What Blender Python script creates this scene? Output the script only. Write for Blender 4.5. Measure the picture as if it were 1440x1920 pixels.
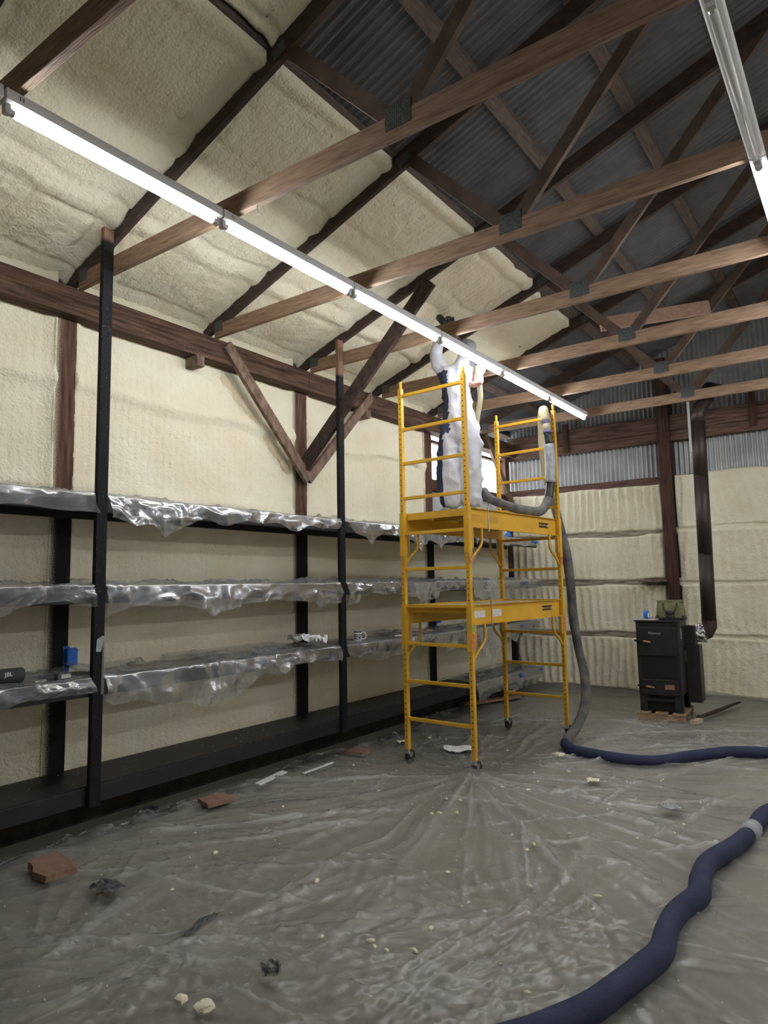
import bpy, math, random
import numpy as np
from mathutils import Vector, Matrix

for o in list(bpy.data.objects):
    bpy.data.objects.remove(o, do_unlink=True)
scene = bpy.context.scene
COL = scene.collection
PI = math.pi

# ------------------------------------------------------------------ camera
YAW, PITCH, ROLL = math.radians(35.68), math.radians(6.09), math.radians(-1.067)
cam_fwd = Vector((-math.sin(YAW) * math.cos(PITCH), math.cos(YAW) * math.cos(PITCH), math.sin(PITCH)))
cam_r0 = Vector((math.cos(YAW), math.sin(YAW), 0))
cam_u0 = cam_r0.cross(cam_fwd)
cam_r = math.cos(ROLL) * cam_r0 + math.sin(ROLL) * cam_u0
cam_u = -math.sin(ROLL) * cam_r0 + math.cos(ROLL) * cam_u0
cd = bpy.data.cameras.new('camera')
cam = bpy.data.objects.new('camera', cd)
COL.objects.link(cam)
cd.sensor_fit = 'VERTICAL'
cd.sensor_height = 32.0
cd.sensor_width = 24.0
cd.lens = 32.0 * 1282.6 / 1920.0
cd.clip_start = 0.02
cd.clip_end = 200
m = Matrix((cam_r, cam_u, -cam_fwd)).transposed().to_4x4()
m.translation = Vector((0, 0, 1.68))
cam.matrix_world = m
scene.camera = cam

# ------------------------------------------------------------------ world and exposure
w = bpy.data.worlds.new('world')
scene.world = w
w.use_nodes = True
w.node_tree.nodes['Background'].inputs[0].default_value = (0.62, 0.72, 0.85, 1)
w.node_tree.nodes['Background'].inputs[1].default_value = 1.0
TUBE_STRENGTH = 45.0
WINDOW_STRENGTH = 5.0
scene.view_settings.view_transform = 'Standard'
scene.view_settings.look = 'None'
scene.view_settings.exposure = 0.75
scene.view_settings.gamma = 1.0
scene.view_settings.use_curve_mapping = False

# ------------------------------------------------------------------ materials
def nodes_of(mt):
    mt.use_nodes = True
    nt = mt.node_tree
    return nt, nt.nodes, nt.links, nt.nodes['Principled BSDF']

def pmat(name, c1, c2=None, scale=4.0, rough=0.7, metal=0.0, bump=0.0, bscale=40.0, stretch=(1, 1, 1), spec=0.4,
         detail=4.0, bdist=0.01, contrast=(0.3, 0.7), rough2=None):
    mt = bpy.data.materials.new(name)
    nt, N, L, b = nodes_of(mt)
    b.inputs['Roughness'].default_value = rough
    b.inputs['Metallic'].default_value = metal
    b.inputs['Specular IOR Level'].default_value = spec
    b.inputs['Base Color'].default_value = (*c1, 1)
    tc = N.new('ShaderNodeTexCoord')
    mp = N.new('ShaderNodeMapping')
    mp.inputs['Scale'].default_value = stretch
    L.new(tc.outputs['Object'], mp.inputs['Vector'])
    if c2 is not None:
        nz = N.new('ShaderNodeTexNoise')
        nz.inputs['Scale'].default_value = scale
        nz.inputs['Detail'].default_value = detail
        nz.inputs['Roughness'].default_value = 0.6
        L.new(mp.outputs['Vector'], nz.inputs['Vector'])
        cr = N.new('ShaderNodeValToRGB')
        cr.color_ramp.elements[0].position = contrast[0]
        cr.color_ramp.elements[1].position = contrast[1]
        cr.color_ramp.elements[0].color = (*c1, 1)
        cr.color_ramp.elements[1].color = (*c2, 1)
        L.new(nz.outputs['Fac'], cr.inputs['Fac'])
        L.new(cr.outputs['Color'], b.inputs['Base Color'])
        if rough2 is not None:
            mr = N.new('ShaderNodeMapRange')
            mr.inputs['To Min'].default_value = rough
            mr.inputs['To Max'].default_value = rough2
            L.new(nz.outputs['Fac'], mr.inputs['Value'])
            L.new(mr.outputs['Result'], b.inputs['Roughness'])
    if bump > 0:
        nb = N.new('ShaderNodeTexNoise')
        nb.inputs['Scale'].default_value = bscale
        nb.inputs['Detail'].default_value = 2.5
        L.new(mp.outputs['Vector'], nb.inputs['Vector'])
        bp = N.new('ShaderNodeBump')
        bp.inputs['Strength'].default_value = bump
        bp.inputs['Distance'].default_value = bdist
        L.new(nb.outputs['Fac'], bp.inputs['Height'])
        L.new(bp.outputs['Normal'], b.inputs['Normal'])
    return mt

def mixrgb(N, L, fac, a, b):
    mx = N.new('ShaderNodeMix')
    mx.data_type = 'RGBA'
    for sock, v in ((mx.inputs[0], fac), (mx.inputs[6], a), (mx.inputs[7], b)):
        if isinstance(v, (int, float)):
            sock.default_value = v
        elif isinstance(v, tuple):
            sock.default_value = (*v, 1)
        else:
            L.new(v, sock)
    return mx.outputs[2]

def emat(name, col, strength):
    mt = bpy.data.materials.new(name)
    mt.use_nodes = True
    N = mt.node_tree.nodes
    N.remove(N['Principled BSDF'])
    e = N.new('ShaderNodeEmission')
    e.inputs[0].default_value = (*col, 1)
    e.inputs[1].default_value = strength
    mt.node_tree.links.new(e.outputs[0], N['Material Output'].inputs[0])
    return mt

def film_mat(name, base, var, col, rough=0.12, scale=6.0, gloss=1.0, stretch=(1, 1, 1), fmul=0.6, bstr=0.35):
    """thin clear polythene: partly see-through, shiny, whitened along folds for milkiness and painted highlights"""
    mt = bpy.data.materials.new(name)
    mt.use_nodes = True
    nt = mt.node_tree
    N, L = nt.nodes, nt.links
    N.remove(N['Principled BSDF'])
    tc = N.new('ShaderNodeTexCoord')
    mp = N.new('ShaderNodeMapping')
    mp.inputs['Scale'].default_value = stretch
    L.new(tc.outputs['Object'], mp.inputs['Vector'])
    nz = N.new('ShaderNodeTexNoise')
    nz.inputs['Scale'].default_value = scale
    nz.inputs['Detail'].default_value = 3
    nz.inputs['Distortion'].default_value = 0.6
    L.new(mp.outputs['Vector'], nz.inputs['Vector'])
    mr = N.new('ShaderNodeMapRange')
    mr.inputs['From Min'].default_value = 0.42
    mr.inputs['From Max'].default_value = 0.72
    mr.inputs['To Min'].default_value = base
    mr.inputs['To Max'].default_value = base + var
    L.new(nz.outputs['Fac'], mr.inputs['Value'])
    bp = N.new('ShaderNodeBump')
    bp.inputs['Strength'].default_value = bstr
    bp.inputs['Distance'].default_value = 0.01
    L.new(nz.outputs['Fac'], bp.inputs['Height'])
    tr = N.new('ShaderNodeBsdfTransparent')
    tr.inputs[0].default_value = (0.94, 0.95, 0.95, 1)
    df = N.new('ShaderNodeBsdfDiffuse')
    df.inputs[0].default_value = (*col, 1)
    tl = N.new('ShaderNodeBsdfTranslucent')
    tl.inputs[0].default_value = (*col, 1)
    m0 = N.new('ShaderNodeMixShader')
    m0.inputs[0].default_value = 0.4
    L.new(df.outputs[0], m0.inputs[1])
    L.new(tl.outputs[0], m0.inputs[2])
    m1 = N.new('ShaderNodeMixShader')
    at = N.new('ShaderNodeAttribute')
    at.attribute_name = 'crease_sheen'  # whitening along folds: milky layers plus painted-in highlights
    ad = N.new('ShaderNodeMath')
    ad.operation = 'ADD'
    ad.use_clamp = True
    L.new(mr.outputs['Result'], ad.inputs[0])
    L.new(at.outputs['Fac'], ad.inputs[1])
    L.new(ad.outputs[0], m1.inputs[0])
    L.new(tr.outputs[0], m1.inputs[1])
    L.new(m0.outputs[0], m1.inputs[2])
    gl = N.new('ShaderNodeBsdfGlossy')
    gl.inputs['Roughness'].default_value = rough
    gl.inputs[0].default_value = (gloss, gloss, gloss, 1)
    L.new(bp.outputs['Normal'], gl.inputs['Normal'])
    fr = N.new('ShaderNodeFresnel')
    fr.inputs[0].default_value = 1.5
    L.new(bp.outputs['Normal'], fr.inputs['Normal'])
    m2 = N.new('ShaderNodeMixShader')
    fm = N.new('ShaderNodeMath')
    fm.operation = 'MULTIPLY'
    fm.inputs[1].default_value = fmul
    L.new(fr.outputs[0], fm.inputs[0])
    L.new(fm.outputs[0], m2.inputs[0])
    L.new(m1.outputs[0], m2.inputs[1])
    L.new(gl.outputs[0], m2.inputs[2])
    L.new(m2.outputs[0], N['Material Output'].inputs[0])
    return mt

def foam_mat():
    mt = bpy.data.materials.new('spray_foam')
    nt, N, L, b = nodes_of(mt)
    b.inputs['Roughness'].default_value = 0.75
    b.inputs['Specular IOR Level'].default_value = 0.25
    tc = N.new('ShaderNodeTexCoord')
    n1 = N.new('ShaderNodeTexNoise')
    n1.inputs['Scale'].default_value = 2.2
    n1.inputs['Detail'].default_value = 3
    L.new(tc.outputs['Object'], n1.inputs['Vector'])
    cr = N.new('ShaderNodeValToRGB')
    cr.color_ramp.elements[0].position = 0.3
    cr.color_ramp.elements[1].position = 0.75
    cr.color_ramp.elements[0].color = (0.74, 0.668, 0.495, 1)
    cr.color_ramp.elements[1].color = (0.82, 0.772, 0.625, 1)
    L.new(n1.outputs['Fac'], cr.inputs['Fac'])
    L.new(cr.outputs['Color'], b.inputs['Base Color'])
    n2 = N.new('ShaderNodeTexNoise')
    n2.inputs['Scale'].default_value = 55
    n2.inputs['Detail'].default_value = 1.5
    L.new(tc.outputs['Object'], n2.inputs['Vector'])
    bp = N.new('ShaderNodeBump')
    bp.inputs['Strength'].default_value = 0.9
    bp.inputs['Distance'].default_value = 0.012
    n3 = N.new('ShaderNodeTexNoise')
    n3.inputs['Scale'].default_value = 17
    n3.inputs['Detail'].default_value = 0.5
    L.new(tc.outputs['Object'], n3.inputs['Vector'])
    hm = N.new('ShaderNodeMath')
    hm.operation = 'ADD'
    L.new(n2.outputs['Fac'], hm.inputs[0])
    L.new(n3.outputs['Fac'], hm.inputs[1])
    L.new(hm.outputs[0], bp.inputs['Height'])
    L.new(bp.outputs['Normal'], b.inputs['Normal'])
    return mt

def post_mat(name, wood1, wood2, paint_z, axis_w, foam_side=None):
    """old timber, painted black below paint_z, foam dust along one long edge"""
    mt = bpy.data.materials.new(name)
    nt, N, L, b = nodes_of(mt)
    b.inputs['Roughness'].default_value = 0.7
    b.inputs['Specular IOR Level'].default_value = 0.15
    tc = N.new('ShaderNodeTexCoord')
    mp = N.new('ShaderNodeMapping')
    mp.inputs['Scale'].default_value = axis_w
    L.new(tc.outputs['Object'], mp.inputs['Vector'])
    nz = N.new('ShaderNodeTexNoise')
    nz.inputs['Scale'].default_value = 3
    nz.inputs['Detail'].default_value = 6
    L.new(mp.outputs['Vector'], nz.inputs['Vector'])
    wr = N.new('ShaderNodeMapRange')
    wr.inputs['From Min'].default_value = 0.32
    wr.inputs['From Max'].default_value = 0.68
    L.new(nz.outputs['Fac'], wr.inputs['Value'])
    wood = mixrgb(N, L, wr.outputs['Result'], wood1, wood2)
    sp = N.new('ShaderNodeSeparateXYZ')
    L.new(tc.outputs['Object'], sp.inputs[0])
    col = wood
    if paint_z is not None:
        cmp_ = N.new('ShaderNodeMapRange')
        cmp_.inputs['From Min'].default_value = paint_z - 0.01
        cmp_.inputs['From Max'].default_value = paint_z + 0.03
        L.new(sp.outputs['Z'], cmp_.inputs['Value'])
        col = mixrgb(N, L, cmp_.outputs['Result'], (0.011, 0.011, 0.013), wood)
    n3 = N.new('ShaderNodeTexNoise')
    n3.inputs['Scale'].default_value = 160
    n3.inputs['Detail'].default_value = 2
    L.new(tc.outputs['Object'], n3.inputs['Vector'])
    if foam_side:
        g = N.new('ShaderNodeMapRange')
        g.inputs['From Min'].default_value = foam_side[0]
        g.inputs['From Max'].default_value = foam_side[1]
        g.inputs['To Min'].default_value = 0.8
        g.inputs['To Max'].default_value = 0.1
        L.new(sp.outputs['Y'], g.inputs['Value'])
        a = N.new('ShaderNodeMath')
        a.operation = 'ADD'
        L.new(g.outputs['Result'], a.inputs[0])
        L.new(n3.outputs['Fac'], a.inputs[1])
        s = N.new('ShaderNodeMapRange')
        s.inputs['From Min'].default_value = 0.9
        s.inputs['From Max'].default_value = 1.4
        L.new(a.outputs[0], s.inputs['Value'])
        col = mixrgb(N, L, s.outputs['Result'], col, (0.7, 0.64, 0.47))
    else:
        s = N.new('ShaderNodeMapRange')
        s.inputs['From Min'].default_value = 0.71
        s.inputs['From Max'].default_value = 0.76
        L.new(n3.outputs['Fac'], s.inputs['Value'])
        col = mixrgb(N, L, s.outputs['Result'], col, (0.6, 0.56, 0.42))
    L.new(col, b.inputs['Base Color'])
    bp = N.new('ShaderNodeBump')
    bp.inputs['Strength'].default_value = 0.35
    bp.inputs['Distance'].default_value = 0.006
    L.new(nz.outputs['Fac'], bp.inputs['Height'])
    L.new(bp.outputs['Normal'], b.inputs['Normal'])
    return mt

def plate_mat():
    mt = bpy.data.materials.new('gusset_steel')
    nt, N, L, b = nodes_of(mt)
    b.inputs['Metallic'].default_value = 0.6
    b.inputs['Roughness'].default_value = 0.5
    tc = N.new('ShaderNodeTexCoord')
    v = N.new('ShaderNodeTexVoronoi')
    v.inputs['Scale'].default_value = 75
    v.inputs['Randomness'].default_value = 0.15
    L.new(tc.outputs['Object'], v.inputs['Vector'])
    cr = N.new('ShaderNodeValToRGB')
    cr.color_ramp.elements[0].position = 0.35
    cr.color_ramp.elements[1].position = 0.5
    cr.color_ramp.elements[0].color = (0.02, 0.02, 0.02, 1)
    cr.color_ramp.elements[1].color = (0.13, 0.14, 0.14, 1)
    L.new(v.outputs['Distance'], cr.inputs['Fac'])
    L.new(cr.outputs['Color'], b.inputs['Base Color'])
    return mt

M = {}
M['foam'] = foam_mat()
M['tanfoam'] = pmat('thin_tan_foam', (0.56, 0.47, 0.3), (0.7, 0.62, 0.44), 12, 0.85, bump=0.6, bscale=60)
M['concrete'] = pmat('concrete', (0.3, 0.27, 0.215), (0.4, 0.37, 0.3), 1.6, 0.75, bump=0.3, bscale=25, detail=8)
M['sheet'] = pmat('galvanised_sheet', (0.27, 0.275, 0.275), (0.4, 0.405, 0.4), 3, 0.45, 0.4, spec=0.5)
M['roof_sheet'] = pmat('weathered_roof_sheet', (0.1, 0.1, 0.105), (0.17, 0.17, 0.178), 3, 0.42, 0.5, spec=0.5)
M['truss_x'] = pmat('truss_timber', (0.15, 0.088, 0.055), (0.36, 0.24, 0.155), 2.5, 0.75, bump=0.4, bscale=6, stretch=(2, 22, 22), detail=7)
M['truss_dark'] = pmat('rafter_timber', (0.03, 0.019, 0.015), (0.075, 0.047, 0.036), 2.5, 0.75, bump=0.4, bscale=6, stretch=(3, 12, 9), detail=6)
M['web'] = pmat('web_timber', (0.05, 0.032, 0.023), (0.13, 0.085, 0.06), 6, 0.75, bump=0.3, bscale=20, detail=6)
M['purlin'] = pmat('purlin_timber', (0.06, 0.042, 0.035), (0.15, 0.108, 0.09), 2.5, 0.8, bump=0.4, bscale=6, stretch=(20, 3, 20), detail=6)
M['beam_y'] = post_mat('beam_timber_y', (0.034, 0.019, 0.013), (0.13, 0.074, 0.05), None, (14, 1, 14))
M['beam_x'] = post_mat('beam_timber_x', (0.045, 0.026, 0.021), (0.17, 0.102, 0.078), None, (1, 14, 14))
M['girt'] = pmat('dusty_girt', (0.09, 0.06, 0.045), (0.45, 0.4, 0.3), 5, 0.8, detail=7, stretch=(1, 6, 6))
M['brace'] = post_mat('brace_timber', (0.1, 0.066, 0.05), (0.25, 0.172, 0.13), None, (6, 6, 3))
M['brace_dark'] = post_mat('brace_timber_dark', (0.03, 0.02, 0.018), (0.075, 0.048, 0.04), None, (6, 6, 3))
M['post_back'] = post_mat('back_post_timber', (0.03, 0.017, 0.013), (0.1, 0.05, 0.034), None, (14, 14, 1))
M['black'] = pmat('black_paint', (0.010, 0.010, 0.012), (0.02, 0.02, 0.023), 6, 0.5, bump=0.15, bscale=40, spec=0.35)
M['black_dirty'] = pmat('black_sprayed_board', (0.008, 0.008, 0.008), (0.05, 0.046, 0.038), 9, 0.8, bump=0.3, bscale=30)
M['front_post'] = post_mat('front_post_paint', (0.14, 0.075, 0.05), (0.27, 0.155, 0.11), 3.98, (14, 14, 1))
M['front_post2'] = post_mat('front_post_paint_low', (0.14, 0.075, 0.05), (0.27, 0.155, 0.11), 3.62, (14, 14, 1))
M['yellow'] = pmat('yellow_paint', (0.62, 0.335, 0.02), (0.74, 0.42, 0.035), 5, 0.38, 0.0, spec=0.5, detail=6)
M['yellow_worn'] = pmat('yellow_paint_worn', (0.45, 0.24, 0.03), (0.68, 0.34, 0.02), 9, 0.45, spec=0.5, detail=8)
M['hole'] = pmat('hole_dark', (0.01, 0.007, 0.004), rough=0.9)
M['ply'] = pmat('platform_ply', (0.36, 0.3, 0.2), (0.55, 0.48, 0.36), 8, 0.8, bump=0.2)
M['steel'] = pmat('plain_steel', (0.42, 0.42, 0.43), (0.55, 0.55, 0.56), 20, 0.35, 0.9)
M['rubber'] = pmat('black_rubber', (0.015, 0.015, 0.016), rough=0.6)
M['housing'] = pmat('white_enamel', (0.72, 0.72, 0.74), rough=0.35, spec=0.5)
M['tube_on'] = emat('lit_tube', (0.95, 0.98, 1.0), TUBE_STRENGTH)
M['tube_off'] = pmat('dead_tube_glass', (0.62, 0.62, 0.62), rough=0.15, spec=0.6)
M['socket'] = pmat('lamp_socket', (0.5, 0.5, 0.5), rough=0.4)
M['daylight'] = emat('daylit_fibreglass', (0.95, 0.98, 1.0), WINDOW_STRENGTH)
M['plate'] = plate_mat()
M['film_shelf'] = film_mat('shelf_polythene', 0.16, 0.22, (0.68, 0.69, 0.73), 0.24, 5, 0.85, fmul=0.4, bstr=0.12)
M['film_floor'] = film_mat('floor_polythene', 0.1, 0.1, (0.72, 0.71, 0.67), 0.26, 1.6, 0.85, fmul=0.9, bstr=0.1)
M['stove'] = pmat('stove_iron', (0.012, 0.011, 0.011), (0.026, 0.023, 0.022), 6, 0.5, 0.2, bump=0.15, bscale=30, spec=0.5)
M['stove_dark'] = pmat('stove_recess', (0.006, 0.006, 0.007), rough=0.6)
M['pipe'] = pmat('stove_pipe_steel', (0.022, 0.017, 0.017), (0.07, 0.042, 0.037), 5, 0.5, 0.5, detail=8, spec=0.5, stretch=(1, 1, .35))
M['foil'] = pmat('aluminium_foil', (0.85, 0.85, 0.86), rough=0.18, metal=1.0, bump=1.0, bscale=30, bdist=0.03)
M['woodhandle'] = pmat('handle_wood', (0.24, 0.12, 0.06), (0.42, 0.25, 0.13), 30, 0.6)
M['copper'] = pmat('copper_badge', (0.28, 0.14, 0.09), (0.5, 0.3, 0.2), 60, 0.45, 0.5)
M['badge'] = pmat('grey_badge', (0.5, 0.5, 0.48), rough=0.4, metal=0.5)
M['newwood'] = pmat('cut_lumber', (0.2, 0.11, 0.075), (0.32, 0.2, 0.145), 3, 0.75, bump=0.2, bscale=10, stretch=(3, 14, 14))
M['palewood'] = pmat('pale_lumber', (0.42, 0.3, 0.19), (0.58, 0.45, 0.31), 3, 0.75, stretch=(3, 14, 14))
M['pallet'] = pmat('pallet_lumber', (0.2, 0.13, 0.075), (0.4, 0.29, 0.18), 4, 0.8, bump=0.2, bscale=15, stretch=(3, 10, 10))
M['white'] = pmat('white_paint', (0.78, 0.78, 0.77), rough=0.5)
M['paper'] = pmat('white_paper', (0.84, 0.84, 0.83), rough=0.7)
M['suit'] = pmat('white_coverall', (0.43, 0.435, 0.48), (0.53, 0.53, 0.57), 6, 0.65, bump=0.6, bscale=9, bdist=0.03)
M['navy'] = pmat('navy_coverall', (0.016, 0.022, 0.05), (0.03, 0.04, 0.08), 8, 0.75, bump=0.5, bscale=10, bdist=0.03)
M['hood'] = pmat('grey_hood', (0.42, 0.41, 0.46), (0.5, 0.49, 0.54), 8, 0.7)
M['glove'] = pmat('grey_work_glove', (0.05, 0.05, 0.055), (0.12, 0.12, 0.13), 20, 0.8)
M['redglove'] = pmat('red_palm_glove', (0.6, 0.12, 0.1), (0.75, 0.62, 0.5), 28, 0.7)
M['boot'] = pmat('boot_cover', (0.06, 0.065, 0.09), (0.3, 0.3, 0.33), 10, 0.7)
M['skin'] = pmat('skin', (0.5, 0.32, 0.25), rough=0.6)
M['gun'] = pmat('spray_gun_body', (0.03, 0.03, 0.035), rough=0.45)
M['hose_blue'] = pmat('navy_hose_sleeve', (0.009, 0.014, 0.05), (0.026, 0.03, 0.075), 7, 0.72, bump=0.5, bscale=120, bdist=0.004)
M['hose_worn'] = pmat('worn_hose_sleeve', (0.035, 0.038, 0.06), (0.2, 0.185, 0.15), 6, 0.8, bump=0.5, bscale=110, bdist=0.004)
M['hose_tan'] = pmat('foam_dusted_sleeve', (0.34, 0.3, 0.19), (0.5, 0.45, 0.31), 8, 0.85, bump=0.4, bscale=100, bdist=0.004)
M['hose_black'] = pmat('hose_coupling', (0.02, 0.02, 0.025), rough=0.4)
M['ducttape'] = pmat('grey_duct_tape', (0.25, 0.26, 0.28), (0.42, 0.43, 0.45), 14, 0.45, bump=0.6, bscale=30)
M['purpletape'] = pmat('purple_tape', (0.16, 0.14, 0.3), rough=0.6)
M['bluetape'] = pmat('blue_painters_tape', (0.02, 0.12, 0.5), (0.03, 0.17, 0.6), 20, 0.6)
M['bag_green'] = pmat('olive_canvas', (0.1, 0.105, 0.045), (0.2, 0.2, 0.1), 12, 0.85, bump=0.4, bscale=60)
M['bag_dark'] = pmat('dark_canvas', (0.03, 0.028, 0.025), (0.06, 0.055, 0.05), 12, 0.85)
M['speaker'] = pmat('speaker_cloth', (0.025, 0.026, 0.028), (0.05, 0.05, 0.052), 60, 0.85)
M['red_sticker'] = pmat('red_sticker', (0.62, 0.07, 0.04), (0.8, 0.6, 0.5), 90, 0.5, contrast=(0.5, 0.62))
M['green_sticker'] = pmat('green_sticker', (0.1, 0.36, 0.06), (0.55, 0.6, 0.4), 90, 0.5, contrast=(0.5, 0.62))
M['label_paper'] = pmat('printed_label', (0.72, 0.7, 0.68), (0.4, 0.38, 0.36), 70, 0.5, contrast=(0.5, 0.65))
M['mug_print'] = pmat('mug_print', (0.03, 0.03, 0.06), (0.7, 0.7, 0.74), 110, 0.4, contrast=(0.48, 0.56))
M['sign_yellow'] = pmat('sign_yellow', (0.75, 0.55, 0.2), rough=0.5)
M['crumb'] = pmat('foam_crumb', (0.8, 0.75, 0.58), rough=0.8)
M['tape_dark'] = pmat('dark_tape', (0.05, 0.052, 0.055), (0.1, 0.1, 0.105), 20, 0.5)

# ------------------------------------------------------------------ mesh helpers
class MB:
    def __init__(s):
        s.v, s.f = [], []

    def add(s, vs, fs):
        n = len(s.v)
        s.v += [tuple(p) for p in vs]
        s.f += [tuple(i + n for i in f) for f in fs]
        return s

    def box(s, a, b):
        x0, x1 = sorted((a[0], b[0]))
        y0, y1 = sorted((a[1], b[1]))
        z0, z1 = sorted((a[2], b[2]))
        return s.add([(x0, y0, z0), (x1, y0, z0), (x1, y1, z0), (x0, y1, z0), (x0, y0, z1), (x1, y0, z1), (x1, y1, z1), (x0, y1, z1)],
                     [(0, 3, 2, 1), (4, 5, 6, 7), (0, 1, 5, 4), (1, 2, 6, 5), (2, 3, 7, 6), (3, 0, 4, 7)])

    def beam(s, a, b, wdt, hgt, side=(0, 1, 0)):
        """box from a to b, wdt along side, hgt across"""
        a, b = Vector(a), Vector(b)
        d = (b - a).normalized()
        u = Vector(side)
        u = (u - d * u.dot(d)).normalized()
        t = d.cross(u)
        vs = []
        for p in (a, b):
            for i, j in ((-1, -1), (1, -1), (1, 1), (-1, 1)):
                vs.append(p + u * (i * wdt / 2) + t * (j * hgt / 2))
        return s.add(vs, [(0, 3, 2, 1), (4, 5, 6, 7), (0, 1, 5, 4), (1, 2, 6, 5), (2, 3, 7, 6), (3, 0, 4, 7)])

    def tube(s, path, rad, n=10, cap=True):
        P = [Vector(p) for p in path]
        R = rad if isinstance(rad, (list, tuple)) else [rad] * len(P)
        prev = None
        vs, fs = [], []
        for i, p in enumerate(P):
            d = (P[min(i + 1, len(P) - 1)] - P[max(i - 1, 0)]).normalized()
            if prev is None:
                prev = Vector((0, 0, 1)) if abs(d.z) < 0.9 else Vector((1, 0, 0))
            u = (prev - d * prev.dot(d)).normalized()
            prev = u
            t = d.cross(u)
            for k in range(n):
                a = 2 * PI * k / n
                vs.append(p + (u * math.cos(a) + t * math.sin(a)) * R[i])
        for i in range(len(P) - 1):
            for k in range(n):
                fs.append((i * n + k, i * n + (k + 1) % n, (i + 1) * n + (k + 1) % n, (i + 1) * n + k))
        if cap:
            fs.append(tuple(reversed(range(n))))
            fs.append(tuple(range((len(P) - 1) * n, len(P) * n)))
        return s.add(vs, fs)

    def cyl(s, a, b, r, n=14, r2=None):
        return s.tube([a, b], [r, r if r2 is None else r2], n)

    def prism(s, pts, off):
        """closed polygon pts pushed along off"""
        n = len(pts)
        off = Vector(off)
        vs = [Vector(p) for p in pts] + [Vector(p) + off for p in pts]
        fs = [tuple(reversed(range(n))), tuple(range(n, 2 * n))]
        for i in range(n):
            fs.append((i, (i + 1) % n, (i + 1) % n + n, i + n))
        return s.add(vs, fs)

    def lathe(s, c, prof, n=20, axis='z'):
        """prof: (radius, height) list"""
        vs, fs = [], []
        for r, h in prof:
            for k in range(n):
                a = 2 * PI * k / n
                p = (r * math.cos(a), r * math.sin(a), h)
                if axis == 'y':
                    p = (p[0], p[2], p[1])
                elif axis == 'x':
                    p = (p[2], p[0], p[1])
                vs.append((c[0] + p[0], c[1] + p[1], c[2] + p[2]))
        for i in range(len(prof) - 1):
            for k in range(n):
                fs.append((i * n + k, i * n + (k + 1) % n, (i + 1) * n + (k + 1) % n, (i + 1) * n + k))
        return s.add(vs, fs)

    def blob(s, c, r, seed, sub=(8, 6), jag=0.35):
        rnd = random.Random(seed)
        nu, nv = sub
        vs = [(c[0], c[1], c[2] - r[2])]
        for i in range(1, nv):
            ph = -PI / 2 + PI * i / nv
            for k in range(nu):
                a = 2 * PI * k / nu
                q = 1 + jag * (rnd.random() - 0.5)
                vs.append((c[0] + r[0] * q * math.cos(ph) * math.cos(a), c[1] + r[1] * q * math.cos(ph) * math.sin(a), c[2] + r[2] * math.sin(ph)))
        vs.append((c[0], c[1], c[2] + r[2]))
        fs = [(0, 1 + (k + 1) % nu, 1 + k) for k in range(nu)]
        for i in range(nv - 2):
            for k in range(nu):
                a0 = 1 + i * nu
                fs.append((a0 + k, a0 + (k + 1) % nu, a0 + nu + (k + 1) % nu, a0 + nu + k))
        l = 1 + (nv - 2) * nu
        fs += [(l + k, l + (k + 1) % nu, len(vs) - 1) for k in range(nu)]
        return s.add(vs, fs)

ROOTM = {}

def mat_of(o):
    return ROOTM.get(o.name, Matrix.Identity(4)) if o else Matrix.Identity(4)

def link(name, mesh, parent=None):
    o = bpy.data.objects.new(name, mesh)
    COL.objects.link(o)
    if parent is not None:
        o.parent = parent
    return o

def make(name, mb, mat, parent=None, smooth=False, world=True, label=None, cat=None, group=None, kind=None, bevel=0):
    """one mesh object from the builder; world=True: vertices are world positions"""
    me = bpy.data.meshes.new(name)
    vs = mb.v
    if world and parent is not None:
        inv = mat_of(parent).inverted()
        if inv != Matrix.Identity(4):
            vs = [tuple(inv @ Vector(p)) for p in vs]
    origin = None
    if parent is None and cat is not None:
        A = np.array(vs)
        origin = Vector(((A[:, 0].min() + A[:, 0].max()) / 2, (A[:, 1].min() + A[:, 1].max()) / 2, A[:, 2].min()))
        vs = [tuple(Vector(p) - origin) for p in vs]
    me.from_pydata(vs, [], mb.f)
    me.materials.append(M[mat] if isinstance(mat, str) else mat)
    if smooth:
        me.polygons.foreach_set('use_smooth', [True] * len(me.polygons))
    me.update()
    o = link(name, me, parent)
    if origin is not None:
        o.location = origin
        ROOTM[o.name] = Matrix.Translation(origin)
    elif parent is not None:
        ROOTM[o.name] = mat_of(parent)
    if bevel:
        b = o.modifiers.new('bevel', 'BEVEL')
        b.width = bevel
        b.segments = 2
        b.limit_method = 'ANGLE'
    tag(o, label, cat, group, kind)
    return o

def tag(o, label=None, cat=None, group=None, kind=None):
    if label: o['label'] = label
    if cat: o['category'] = cat
    if group: o['group'] = group
    if kind: o['kind'] = kind
    return o

def thing(name, label, cat, loc=(0, 0, 0), rotz=0, group=None):
    o = link(name, None)
    o.location = loc
    o.rotation_euler = (0, 0, rotz)
    o.empty_display_size = 0.1
    ROOTM[o.name] = Matrix.Translation(Vector(loc)) @ Matrix.Rotation(rotz, 4, 'Z')
    return tag(o, label, cat, group)

def copy_tree(o, parent=None, loc=None, label=None, kids=None):
    c = o.copy()
    COL.objects.link(c)
    c.parent = parent
    if loc is not None: c.location = loc
    if label: c['label'] = label
    for ch in list(o.children):
        copy_tree(ch, c)
    return c

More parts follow.
